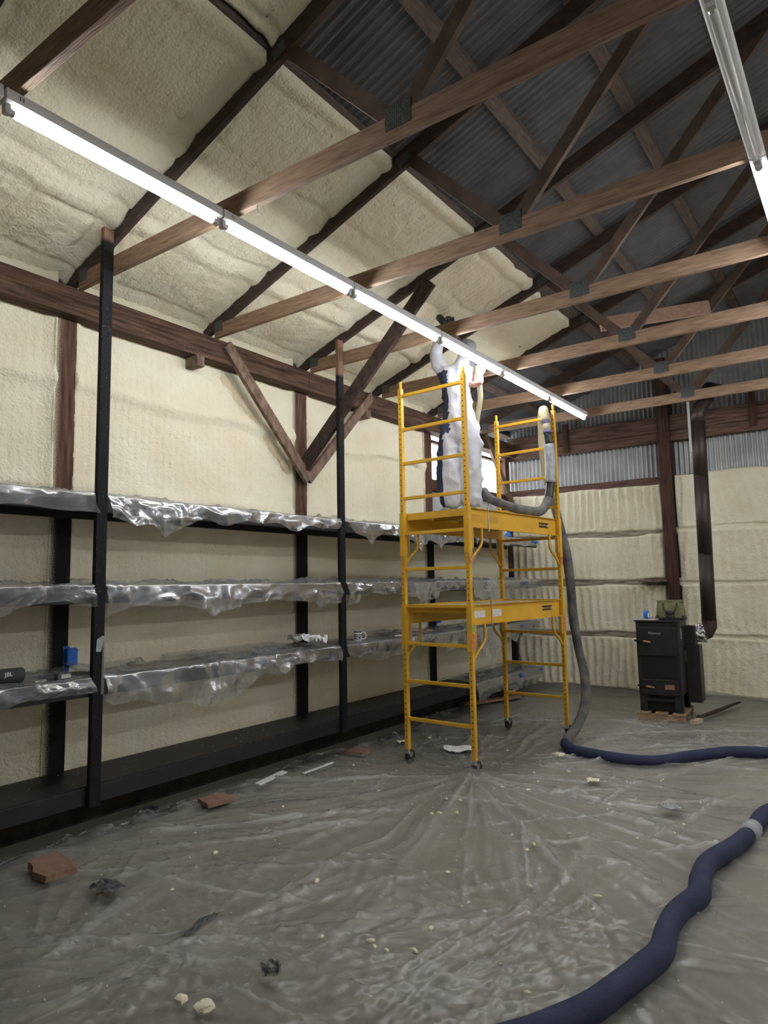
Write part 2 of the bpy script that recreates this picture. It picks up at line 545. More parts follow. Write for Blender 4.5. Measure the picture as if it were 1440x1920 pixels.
def setmesh_grid(name, P, mat, parent=None, smooth=True, flip=False, crease_sheen=None):
    """P: (n, m, 3) numpy grid -> quads"""
    n, mm = P.shape[:2]
    me = bpy.data.meshes.new(name)
    me.vertices.add(n * mm)
    me.vertices.foreach_set('co', P.reshape(-1).astype(np.float32))
    idx = np.arange(n * mm).reshape(n, mm)
    q = np.stack([idx[:-1, :-1], idx[1:, :-1], idx[1:, 1:], idx[:-1, 1:]], -1).reshape(-1, 4)
    if flip: q = q[:, ::-1]
    k = len(q)
    me.loops.add(k * 4)
    me.loops.foreach_set('vertex_index', q.reshape(-1).astype(np.int32))
    me.polygons.add(k)
    me.polygons.foreach_set('loop_start', np.arange(0, k * 4, 4, dtype=np.int32))
    me.polygons.foreach_set('use_smooth', np.full(k, smooth))
    me.update(calc_edges=True)
    me.validate()
    if isinstance(crease_sheen, np.ndarray):
        at = me.attributes.new('crease_sheen', 'FLOAT', 'POINT')
        at.data.foreach_set('value', crease_sheen.reshape(-1).astype(np.float32))
    elif crease_sheen:
        Z = P
        d2 = np.zeros((n, mm))
        d2[1:-1, :] += np.linalg.norm(Z[2:] - 2 * Z[1:-1] + Z[:-2], axis=-1)
        d2[:, 1:-1] += np.linalg.norm(Z[:, 2:] - 2 * Z[:, 1:-1] + Z[:, :-2], axis=-1)
        qa, qb = np.percentile(d2, crease_sheen[0]), np.percentile(d2, crease_sheen[1])
        c = np.clip((d2 - qa) / (qb - qa + 1e-9), 0, 1) * crease_sheen[2]  # sharp bends turn whiter, painting fold highlights into the film
        at = me.attributes.new('crease_sheen', 'FLOAT', 'POINT')
        at.data.foreach_set('value', c.reshape(-1).astype(np.float32))
    me.materials.append(M[mat])
    return link(name, me, parent)

# numpy value noise
def hsh(ix, iy, seed):
    v = np.sin(ix * 127.1 + iy * 311.7 + seed * 74.7) * 43758.5453
    return v - np.floor(v)

def vn(x, y, seed=0):
    ix, iy = np.floor(x), np.floor(y)
    fx, fy = x - ix, y - iy
    fx = fx * fx * (3 - 2 * fx)
    fy = fy * fy * (3 - 2 * fy)
    a = hsh(ix, iy, seed)
    b = hsh(ix + 1, iy, seed)
    c = hsh(ix, iy + 1, seed)
    d = hsh(ix + 1, iy + 1, seed)
    return (a * (1 - fx) + b * fx) * (1 - fy) + (c * (1 - fx) + d * fx) * fy

def fbm(x, y, seed=0, octv=4):
    t, amp, tot = 0, 1.0, 0
    for i in range(octv):
        t = t + amp * vn(x * 2 ** i, y * 2 ** i, seed + i * 13)
        tot += amp
        amp *= 0.5
    return t / tot

def ridge(n, p=2.0):
    return (1 - np.abs(2 * n - 1)) ** p

def sstep(a, b, x):
    t = np.clip((x - a) / (b - a), 0, 1)
    return t * t * (3 - 2 * t)

def spline(pts, step=0.05):
    P = [Vector(p) for p in pts]
    P = [P[0] * 2 - P[1]] + P + [P[-1] * 2 - P[-2]]
    out = []
    for i in range(1, len(P) - 2):
        p0, p1, p2, p3 = P[i - 1:i + 3]
        n = max(2, int((p2 - p1).length / step))
        for k in range(n):
            t = k / n
            out.append(0.5 * ((2 * p1) + (p2 - p0) * t + (2 * p0 - 5 * p1 + 4 * p2 - p3) * t * t + (3 * p1 - p0 - 3 * p2 + p3) * t ** 3))
    out.append(P[-2])
    return out

def text_obj(name, body, size, mat, parent, mtx, extrude=0.0004, shear=0.0, align='CENTER'):
    cu = bpy.data.curves.new('text', 'FONT')
    cu.body = body
    cu.size = size
    cu.extrude = extrude
    cu.align_x = align
    cu.align_y = 'CENTER'
    cu.shear = shear
    t = bpy.data.objects.new('text_tmp', cu)
    COL.objects.link(t)
    dg = bpy.context.evaluated_depsgraph_get()
    me = bpy.data.meshes.new_from_object(t.evaluated_get(dg))
    bpy.data.objects.remove(t, do_unlink=True)
    me.transform(mat_of(parent).inverted() @ mtx if parent else mtx)
    me.materials.clear()
    me.materials.append(M[mat])
    me.name = name
    return link(name, me, parent)

def frame_mtx(o, ex, ey):
    ex, ey = Vector(ex).normalized(), Vector(ey).normalized()
    ez = ex.cross(ey)
    mm = Matrix((ex, ey, ez)).transposed().to_4x4()
    mm.translation = Vector(o)
    return mm

# ------------------------------------------------------------------ dimensions
XL = -4.90            # face of the wall posts on the left
XR = 4.35
YB = 10.55            # plane of the back wall
YF = -4.2
SL = 0.36             # roof slope
RIDGE = -0.28
def zl(x):            # underside of the rafters
    return 4.03 + SL * ((x if x <= RIDGE else 2 * RIDGE - x) + 4.8)
TRUSS_Y = [1.40 + 1.3125 * k for k in range(7)]
TRUSS_Y = [1.40, 2.72, 4.04, 5.35, 6.66, 7.97, 9.28]

# ------------------------------------------------------------------ floor
floor = make('floor', MB().box((-5.3, YF - 0.2, -0.15), (XR + 0.3, YB + 0.4, 0)), 'concrete', kind='structure')

# ------------------------------------------------------------------ corrugated sheets
def corr(y0, wdt, period=0.0677, amp=0.014, per=8):
    n = max(2, int(round(wdt / period * per)))
    return [(y0 + wdt * i / n, amp * math.cos(2 * PI * (wdt * i / n) / period)) for i in range(n + 1)]

# ------------------------------------------------------------------ left wall
wall_left = make('wall_left', MB().box((-5.2, YF, 0), (-5.08, 7.98, 4.06)).box((-5.2, 7.98, 0), (-5.12, YB + .1, 3.0)), 'foam', kind='structure')
POSTS = [(0.0, 0.155), (2.655, 2.79), (5.24, 5.42), (7.8, 7.975), (10.3, 10.45)]
for y0, y1 in POSTS:
    pm = post_mat('wall_post_timber', (0.04, 0.02, 0.014), (0.14, 0.074, 0.05), 2.27 if y1 < 10 else 1.9, (12, 12, 1), (y0 - 0.045, y0 + 0.05) if y1 < 10 else None)
    make('wall_post', MB().box((-5.06, y0 - (0.04 if y1 < 10 else 0), 0), (XL, y1, 3.76)), pm, wall_left)
# eave beam in two lengths, blocks below it
for a, b in ((YF, 5.33), (5.335, YB)):
    make('eave_beam', MB().box((-4.95, a, 3.75), (-4.78, b, 3.965)), 'beam_y', wall_left, bevel=0.004)
for y in (1.25, 3.88, 6.37):
    make('beam_block', MB().box((-4.96, y - 0.04, 3.655), (-4.77, y + 0.04, 3.75)), 'brace', wall_left)
# braces
make('knee_brace', MB().beam((-4.765, 4.17, 3.93), (-4.815, 5.34, 2.80), 0.045, 0.11, (1, 0, 0)), 'brace', wall_left)
make('knee_brace', MB().beam((-4.765, 6.42, 3.93), (-4.815, 5.34, 2.80), 0.045, 0.10, (1, 0, 0)), 'brace', wall_left)
make('knee_brace', MB().beam((-4.86, 5.30, 2.92), (-3.22, 5.30, 4.52), 0.045, 0.14, (0, 1, 0)), 'brace_dark', wall_left)
make('knee_brace', MB().beam((-4.77, 9.32, 4.0), (-4.85, 10.40, 3.0), 0.045, 0.10, (1, 0, 0)), 'brace', wall_left)
make('skirting_board', MB().box((-5.0, YF, 0), (-4.84, YB, 0.19)), 'black_dirty', wall_left)

def foam_wall(y0, y1, z0, z1, seed, res=0.021):
    n, mm = int((y1 - y0) / res), int((z1 - z0) / res)
    Y, Z = np.meshgrid(np.linspace(y0, y1, n), np.linspace(z0, z1, mm), indexing='ij')
    d = 0.012 * (fbm(Y * 2, Z * 2, seed) - 0.5) + 0.010 * (fbm(Y * 12, Z * 12, seed + 3, 3) - 0.5)
    rib = 0.5 + 0.5 * np.cos(2 * PI * (Y / 0.0677 + 0.4 * vn(Y * 1.5, Z * 0.8, seed + 7)))
    d += 0.012 * rib * vn(Y * 2.0, Z * 1.3, seed + 9)
    for zs, a in ((3.22, 0.038), (2.42, 0.012), (1.62, 0.012), (0.85, 0.012)):
        zz = zs + 0.09 * (vn(Y * 1.6, Y * 0 + zs, seed + 5) - 0.5)
        d += a * np.exp(-((Z - zz - 0.05) / 0.06) ** 2) - a * 1.1 * np.exp(-((Z - zz) / 0.014) ** 2) * sstep(0.4, 0.6, vn(Y * 2.5, Z * 0 + zs * 9, seed + 21))
    e = np.minimum(np.minimum(Y - y0, y1 - Y), np.minimum(Z - z0, z1 - Z))
    # foam creeps up the post sides, rounded lip
    d += 0.034 * np.exp(-(np.minimum(Y - y0, y1 - Y) / 0.05) ** 2) - 0.03 * (1 - sstep(0, 0.018, np.minimum(Z - z0, z1 - Z)))
    X = XL - 0.038 + d
    P = np.stack([X, Y, Z], -1)
    B = np.pad(P, ((1, 1), (1, 1), (0, 0)), mode='edge')
    for sl in (np.s_[0], np.s_[-1]):
        B[sl, :, 0] = -5.09
        B[:, sl, 0] = -5.09
    return setmesh_grid('foam_panel', B, 'foam', wall_left)
foam_wall(0.14, 2.63, 0.14, 4.12, 1)
foam_wall(2.785, 5.22, 0.14, 4.12, 2)
mb = MB()
_rs = random.Random(3)
for i in range(41):
    t = i / 40
    yc, zc = 4.27 + 0.93 * t, 3.70 - 0.84 * t
    hw_ = 0.04 + 0.012 * math.sin(i * 0.9) + 0.006 * _rs.random()
    for sgn in (-1, 1):
        mb.v.append((XL - 0.03, yc + sgn * hw_ * 0.75, zc + sgn * hw_ * 0.7))
    mb.v.append((XL - 0.006, yc, zc))
for i in range(40):
    a = i * 3
    mb.f += [(a, a + 3, a + 5, a + 2), (a + 2, a + 5, a + 4, a + 1)]
make('foam_bead', mb, 'tanfoam', wall_left, smooth=True, label='tan thin foam streak')
foam_wall(5.415, 7.78, 0.14, 4.12, 3)
foam_wall(7.97, 10.32, 0.14, 2.62, 4)

# sheeting and window in the last bay
def wall_sheet(y0, wdt, z0, z1, x, parent):
    mb = MB()
    pr = corr(y0, wdt)
    n = len(pr)
    mb.add([(x + a, y, z0) for y, a in pr] + [(x + a, y, z1) for y, a in pr], [(i, i + 1, n + i + 1, n + i) for i in range(n - 1)])
    return make('wall_sheet', mb, 'sheet', parent, smooth=True)
for k in range(4):
    wall_sheet(7.97 + 0.63 * k, 0.66, 2.5, 3.07, -5.02 - 0.003 * (k % 2), wall_left)
make('girt', MB().box((-5.02, 7.97, 2.98), (-4.93, 10.32, 3.13)), 'beam_y', wall_left)
win = make('window_1', MB().box((-5.1, 7.98, 3.09), (-5.09, YB, 4.0)), 'daylight', kind='structure')
win['label'] = 'bright translucent daylight panel behind the scaffold worker'
make('window_frame', MB().box((-5.04, 7.98, 3.12), (-4.95, 8.06, 3.74)), 'beam_y', win)
make('window_frame', MB().box((-5.04, 7.98, 3.665), (-4.97, 10.32, 3.705)), 'beam_y', win)
make('window_frame', MB().box((-5.04, 9.12, 3.12), (-5.0, 9.15, 3.67)), 'beam_y', win)

# ------------------------------------------------------------------ back wall
wall_back = make('wall_back', MB().box((-5.2, YB + 0.13, 0), (XR + 0.2, YB + 0.2, 3.2)).prism(
    [(-5.2, YB + 0.13, 3.2), (XR + 0.2, YB + 0.13, 3.2), (XR + 0.2, YB + 0.13, 4.15), (RIDGE, YB + 0.13, 5.95), (-5.2, YB + 0.13, 4.15)], (0, 0.07, 0)), 'sheet', kind='structure')
x = -5.05
k = 0
while x < 1.5:
    mb = MB()
    pr = corr(x, 0.66)
    n = len(pr)
    yy = YB + 0.06 - 0.004 * (k % 2)
    mb.add([(px, yy + a, 2.9) for px, a in pr] + [(px, yy + a, zl(px) + 0.2) for px, a in pr], [(i, i + 1, n + i + 1, n + i) for i in range(n - 1)])
    make('wall_sheet', mb, 'sheet', wall_back, smooth=True)
    x += 0.61
    k += 1
make('wall_post', MB().box((-2.49, 10.40, 0), (-2.33, 10.58, 4.95)), 'post_back', wall_back, bevel=0.004)
for xa, xb in ((-4.92, -2.49), (-2.33, 2.0)):
    make('gable_beam', MB().box((xa, 10.46, 3.70), (xb, 10.52, 3.845)), 'beam_x', wall_back, bevel=0.003)
    make('gable_beam', MB().box((xa, 10.455, 3.85), (xb, 10.51, 4.085)), 'beam_x', wall_back, bevel=0.003)
for xa, z0, z1 in ((-3.94, 3.73, 4.18), (-1.28, 3.76, 4.3)):
    make('beam_cleat', MB().box((xa, 10.42, z0), (xa + 0.085, 10.46, z1)), 'post_back', wall_back)
GIRT_Z = [0.875, 1.655, 2.385, 3.145]
for gz in GIRT_Z:
    for xa, xb in ((-4.92, -2.49), (-2.33, 2.0)):
        if gz > 3 and xa > -3:
            xb = -1.95
        make('girt', MB().box((xa, 10.50, gz - 0.055), (xb, 10.55, gz + 0.05)), ('beam_x' if gz > 3 else 'girt') if xa < -4 or gz > 3 else 'foam', wall_back)
make('ledge_board', MB().box((-2.86, 10.30, 1.655), (-2.47, 10.50, 1.675)), 'brace', wall_back)

def foam_back(x0, x1, z0, z1, seed, amp, res=0.021):
    n, mm = int((x1 - x0) / res), int((z1 - z0) / res)
    X, Z = np.meshgrid(np.linspace(x0, x1, n), np.linspace(z0, z1, mm), indexing='ij')
    ph = X / 0.118 + 1.1 * vn(X * 1.8, Z * 1.6, seed)
    rib = (0.5 + 0.5 * np.cos(2 * PI * ph)) ** 1.5
    edge = np.minimum(sstep(0, 0.12, Z - z0), sstep(0, 0.09, z1 - Z))
    d = amp * rib * (0.35 + 0.65 * vn(X * 2.2, Z * 2, seed + 2)) * edge + 0.02 * (fbm(X * 2, Z * 2, seed + 4) - 0.5) + 0.03 * (fbm(X * 10, Z * 7, seed + 6, 3) - 0.5)
    d += 0.02 * (1 - edge) * (0.6 + vn(X * 6, Z * 3, seed + 8))
    zb = Z + (1 - edge) * 0.035 * (vn(X * 3.0, Z * 0 + seed, seed + 12) - 0.5)
    e = np.minimum(np.minimum(X - x0, x1 - X), np.minimum(Z - z0, z1 - Z))
    d -= 0.05 * (1 - sstep(0, 0.025, e))
    Yv = 10.515 - 0.02 - d
    P = np.stack([X, Yv, zb], -1)
    B = np.pad(P, ((1, 1), (1, 1), (0, 0)), mode='edge')
    for sl in (np.s_[0], np.s_[-1]):
        B[sl, :, 1] = 10.62
        B[:, sl, 1] = 10.62
    return setmesh_grid('foam_panel', B, 'foam', wall_back, flip=True)
for i, (za, zb) in enumerate(((0.07, 0.845), (0.905, 1.625), (1.685, 2.358), (2.412, 3.105))):
    foam_back(-4.91, -2.495, za, zb, 31 + i, 0.06)
for i, (za, zb) in enumerate(((0.05, 0.865), (0.885, 1.61), (1.63, 2.38), (2.405, 3.195))):
    foam_back(-2.325, 1.2, za, zb, 41 + i, 0.036)
make('skirting_board', MB().box((-4.9, 10.5, 0), (1.2, 10.56, 0.1)), 'concrete', wall_back)

# ------------------------------------------------------------------ walls out of view
make('wall_right', MB().box((XR, YF, 0), (XR + 0.1, YB + 0.2, 4.1)), 'foam', kind='structure')
make('wall_front', MB().box((-5.2, YF - 0.1, 0), (XR + 0.1, YF, 3.3)).prism(
    [(-5.2, YF - 0.1, 3.3), (XR + 0.1, YF - 0.1, 3.3), (XR + 0.1, YF - 0.1, 4.15), (RIDGE, YF - 0.1, 5.95), (-5.2, YF - 0.1, 4.15)], (0, 0.1, 0)), 'foam', kind='structure')

# ------------------------------------------------------------------ roof
ROOF_Z = 0.15 + 0.045 + 0.012
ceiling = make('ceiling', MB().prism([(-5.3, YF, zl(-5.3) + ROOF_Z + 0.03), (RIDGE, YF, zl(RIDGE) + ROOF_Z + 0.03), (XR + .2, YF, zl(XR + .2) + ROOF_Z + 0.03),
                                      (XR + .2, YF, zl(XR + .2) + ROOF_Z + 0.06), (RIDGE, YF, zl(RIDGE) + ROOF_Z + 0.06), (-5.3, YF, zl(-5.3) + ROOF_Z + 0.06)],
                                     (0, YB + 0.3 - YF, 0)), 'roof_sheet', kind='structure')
# corrugated roof sheets: one mesh, copied along the roof
def roof_sheet_mesh(side):
    mb = MB()
    pr = corr(0, 0.66)
    n = len(pr)
    vs = []
    for xx in ((-5.28, RIDGE) if side < 0 else (RIDGE, XR + 0.15)):
        for y, a in pr:
            vs.append((xx, y, zl(xx) + ROOF_Z + 0.008 + a))
    f = [(i, n + i, n + i + 1, i + 1) for i in range(n - 1)]
    return mb.add(vs, f)
for side in (-1, 1):
    first = None
    y = -0.6 if side < 0 else 1.2
    k = 0
    while y < YB - 0.1:
        if first is None:
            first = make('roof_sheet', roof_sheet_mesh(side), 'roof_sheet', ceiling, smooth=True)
            o = first
        else:
            o = first.copy()
            COL.objects.link(o)
            o.parent = ceiling
        o.location = (0, y, 0.004 * (k % 2))
        y += 0.61
        k += 1
PURL_X = [-4.95, -4.235, -3.515, -2.79, -2.03, -1.335, -0.62]
for px in PURL_X + [0.06, 0.78, 1.5]:
    mb = MB()
    a, b = px - 0.045, px + 0.045
    mb.prism([(a, 0.3, zl(a) + 0.15), (b, 0.3, zl(b) + 0.15), (b, 0.3, zl(b) + 0.193), (a, 0.3, zl(a) + 0.193)], (0, YB - 0.3, 0))
    make('purlin', mb, 'purlin', ceiling)

def foam_roof(y0, y1, x0, x1, seed, cut=None, res=0.02, thin=0.0):
    n, mm = int((x1 - x0) / res), int((y1 - y0) / res)
    X, Y = np.meshgrid(np.linspace(x0, x1, n), np.linspace(y0, y1, mm), indexing='ij')
    Z = 4.03 + SL * (X + 4.8)
    lift = 0.135 + thin
    d = 0.03 * (fbm(X * 2.5, Y * 2.5, seed) - 0.5) + 0.022 * (fbm(X * 12, Y * 12, seed + 2, 3) - 0.5)
    rib = 0.5 + 0.5 * np.cos(2 * PI * (Y / 0.0677 + 0.5 * vn(X * 1.2, Y * 2, seed + 5)))
    d -= 0.009 * rib * sstep(0.35, 0.65, vn(X * 1.1, Y * 1.1, seed + 6))
    for px in PURL_X:
        pw = px + 0.08 * (vn(Y * 2.2, Y * 0 + px * 7, seed + 8) - 0.5)
        d -= 0.022 * np.exp(-((X - pw) / 0.06) ** 2) - 0.016 * np.exp(-((X - pw - 0.11) / 0.02) ** 2) * (0.3 + vn(Y * 3, Y * 0 + px, seed + 9))
        d += 0.022 * np.exp(-((X - pw + 0.1) / 0.018) ** 2) * vn(Y * 3, Y * 0 + px, seed + 10)
    e = np.minimum(Y - y0, y1 - Y)
    d -= 0.04 * np.exp(-(e / 0.04) ** 2)
    d += 0.03 * np.exp(-((e - 0.11) / 0.015) ** 2) * sstep(0.45, 0.7, vn(X * 2, e * 0, seed + 11))
    d += 0.012 * (1 - sstep(0, 0.012, x1 - X))
    Xo = X + 0.0
    if cut is not None:       # ragged upper edge
        Xo = x0 + (X - x0) * (1 - cut * fbm(Y * 6, Y * 0, seed + 30, 3))
        Z = 4.03 + SL * (Xo + 4.8)
    P = np.stack([Xo, Y, Z + lift + d], -1)
    B = np.pad(P, ((1, 1), (1, 1), (0, 0)), mode='edge')
    for sl in (np.s_[0], np.s_[-1]):
        B[sl, :, 2] = 4.03 + SL * (B[sl, :, 0] + 4.8) + 0.215
        B[:, sl, 2] = 4.03 + SL * (B[:, sl, 0] + 4.8) + 0.215
    return setmesh_grid('foam_panel', B, 'foam', ceiling, flip=True)
foam_roof(0.12, 1.405, -4.97, -2.765, 61)
foam_roof(1.435, 2.725, -4.97, -2.765, 62)
foam_roof(1.435, 2.725, -2.72, -2.2, 67, cut=0.25, thin=0.045)
foam_roof(2.755, 4.045, -4.97, -2.765, 63)
foam_roof(4.075, 5.355, -4.97, -2.765, 64)
foam_roof(5.385, 6.665, -4.97, -2.75, 65, cut=0.03)
foam_roof(6.695, 7.975, -4.97, -2.80, 66, cut=0.05)

# ------------------------------------------------------------------ trusses
def ordinal_truss():
    return ['roof truss nearest the camera, cut by the top left corner',
            'roof truss crossing above the first lamp joint, with the long bright bottom chord',
            'third roof truss from the camera, its chord crossing the middle of the roof',
            'roof truss with the dark knee brace and second front post at its left end',
            'roof truss just in front of the worker with a loose plank near its joint plate',
            'roof truss just behind the loose plank, second from the back gable',
            'roof truss nearest the corrugated back gable']
TY = 0.04
def build_truss():
    root = thing('roof_truss', ordinal_truss()[0], 'roof truss', (RIDGE, TRUSS_Y[0], 3.96), 0, 'trusses carrying the shed roof')
    y0, y1 = TRUSS_Y[0], TRUSS_Y[0] + TY
    ym = (y0 + y1) / 2
    R = 2 * RIDGE
    make('bottom_chord', MB().box((-4.78, y0, 3.962), (R + 4.78, y1, 4.092)), 'truss_x', root, bevel=0.003)
    for s in (0, 1):
        f = (lambda px: px) if s == 0 else (lambda px: R - px)
        a, b = -5.0, RIDGE
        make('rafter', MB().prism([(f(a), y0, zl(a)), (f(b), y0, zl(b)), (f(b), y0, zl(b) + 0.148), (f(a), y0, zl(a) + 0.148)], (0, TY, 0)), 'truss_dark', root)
        make('web', MB().beam((f(-1.87), ym, 4.08), (f(-2.62), ym, zl(-2.62) + 0.05), TY - 0.004, 0.09), 'web', root)
        make('web', MB().beam((f(-1.78), ym, 4.08), (f(-0.36), ym, zl(-0.36) + 0.05), TY - 0.004, 0.09), 'web', root)
        for cx_, cz, ww, hh, an in ((-1.82, 4.075, 0.16, 0.13, 0.0), (-2.66, zl(-2.66) + 0.06, 0.11, 0.08, SL), (-4.72, 4.06, 0.1, 0.1, 0.0)):
            mb = MB()
            for yy in (y0 - 0.0035, y1 + 0.0005):
                c, sn = math.cos(math.atan(an)), math.sin(math.atan(an))
                q = [(f(cx_ + u * c - v * sn), yy, cz + u * sn + v * c) for u, v in ((-ww / 2, -hh / 2), (ww / 2, -hh / 2), (ww / 2, hh / 2), (-ww / 2, hh / 2))]
                mb.prism(q, (0, 0.003, 0))
            make('gusset_plate', mb, 'plate', root)
    return root
tr0 = build_truss()
for k in range(1, 7):
    copy_tree(tr0, None, (RIDGE, TRUSS_Y[k], 3.96), ordinal_truss()[k])
make('loose_plank', MB().beam((-2.21, 7.10, 4.40), (-1.25, 7.75, 4.56), 0.045, 0.14, (0.55, -.82, 0)), 'newwood', cat='plank',
     label='short reddish plank lodged up among the truss webs near the back')
make('rafter_hook', MB().tube(spline([(-2.86, 2.735, 3.962), (-2.86, 2.735, 3.94), (-2.85, 2.735, 3.92), (-2.865, 2.735, 3.905), (-2.875, 2.735, 3.92)], 0.01), 0.0025, 6), 'steel',
     cat='hook', label='tiny wire hook hanging below the bright bottom chord')

# ------------------------------------------------------------------ fluorescent strip lights
def strip_light(xc, y0, lit, label, group, wide=0.08):
    L_ = 1.265
    root = thing('fluorescent_light', label, 'strip light', (xc, y0 + L_ / 2, 3.88), 0, group)
    hw = wide / 2
    prof = [(-hw, 3.905), (-hw + 0.008, 3.9), (-0.02, 3.898), (0.02, 3.898), (hw - 0.008, 3.9), (hw, 3.905), (hw * 0.86, 3.96), (-hw * 0.86, 3.96)]
    make('housing', MB().prism([(xc + a, y0 + 0.002, b) for a, b in prof], (0, L_ - 0.004, 0)), 'housing', root)
    make('lamp_tube', MB().tube([(xc, y0 + 0.035, 3.872), (xc, y0 + L_ - 0.035, 3.872)], 0.019, 12), 'tube_on' if lit else 'tube_off', root, smooth=True)
    for s in (0.006, L_ - 0.032):
        make('lamp_socket', MB().box((xc - 0.018, y0 + s, 3.852), (xc + 0.018, y0 + s + 0.026, 3.9)), 'socket', root, bevel=0.003)
    for s in (0.03, L_ - 0.05):
        make('end_cap', MB().cyl((xc, y0 + s, 3.872), (xc, y0 + s + 0.022, 3.872), 0.0195, 14), 'steel', root)
    for s in (0.06, 0.075):
        make('knockout', MB().box((xc + hw * 0.93, y0 + s, 3.925), (xc + hw * 0.95, y0 + s + 0.004, 3.945)), 'hole', root)
    return root
ROW1 = ['unlit tube light of the left row, out of view past the left edge', 'lit tube light of the left row starting at the left frame edge',
        'lit tube light of the left row, second from the left frame edge', 'lit tube light in the middle of the left row, third from the left frame edge',
        'lit tube light directly in front of the worker\'s raised arms', 'lit tube light of the left row, second from its far end', 'lit tube light at the far end of the left row']
for k in range(7):
    strip_light(-3.075, 1.36 + 1.275 * (k - 1), k > 0, ROW1[k], 'left row of strip lights')
strip_light(-0.355, 1.41, False, 'unlit tube light of the right row, beyond the top edge', 'right row of strip lights')
strip_light(-0.355, 2.685, False, 'unlit tube light in the top right corner', 'right row of strip lights')
for k in range(4):
    strip_light(-0.355, 3.96 + 1.275 * k, True, 'lit tube light at the right frame edge, continuing the unlit one' if k == 0 else 'lit tube light of the right row, out of view past the right edge', 'right row of strip lights')
for k in range(7):  # added unseen lamp row mirroring the left one, lights the room from the right
    strip_light(2.36, 0.085 + 1.275 * k, True, 'lit tube light of an added third row, out of view on the right', 'added third row of strip lights')

# ------------------------------------------------------------------ black shelving
XP = -4.36
SH = [0.27, 0.97, 1.59, 2.22]
FH = 0.115
shelving = thing('wall_shelving', 'long black painted four-level shelving hung along the foamed left wall', 'shelving', (-4.6, 4.6, 0.2))
FPY = [(2.64, 2.72), (5.265, 5.345), (7.885, 7.965)]
for i, z in enumerate(SH):
    s = make('shelf', MB().box((-4.895, -1.0, z + FH - 0.022), (XP - 0.03, 10.18, z + FH)), 'black', shelving)
    ys = [-1.0] + [a for a, b in FPY] + [10.2]
    for a, b in zip(ys[:-1], ys[1:]):
        make('fascia_board', MB().box((XP - 0.04, a + 0.002, z), (XP - 0.002, b - 0.002, z + FH - 0.004)), 'black', s, bevel=0.003)
    make('ledger', MB().box((-4.9, -1.0, z), (-4.87, 10.2, z + FH - 0.024)), 'black', s)
    for yb in (1.45, 4.1, 6.8, 9.1):
        make('bearer', MB().box((-4.87, yb, z + 0.03), (XP - 0.04, yb + 0.04, z + FH - 0.024)), 'black', s)
for i, (a, b) in enumerate(FPY):
    make('front_post', MB().box((XP, a, 0.255), (XP + 0.04, b, (4.28, 4.2, 4.2)[i])), 'front_post' if i == 0 else 'front_post2', shelving, bevel=0.003)

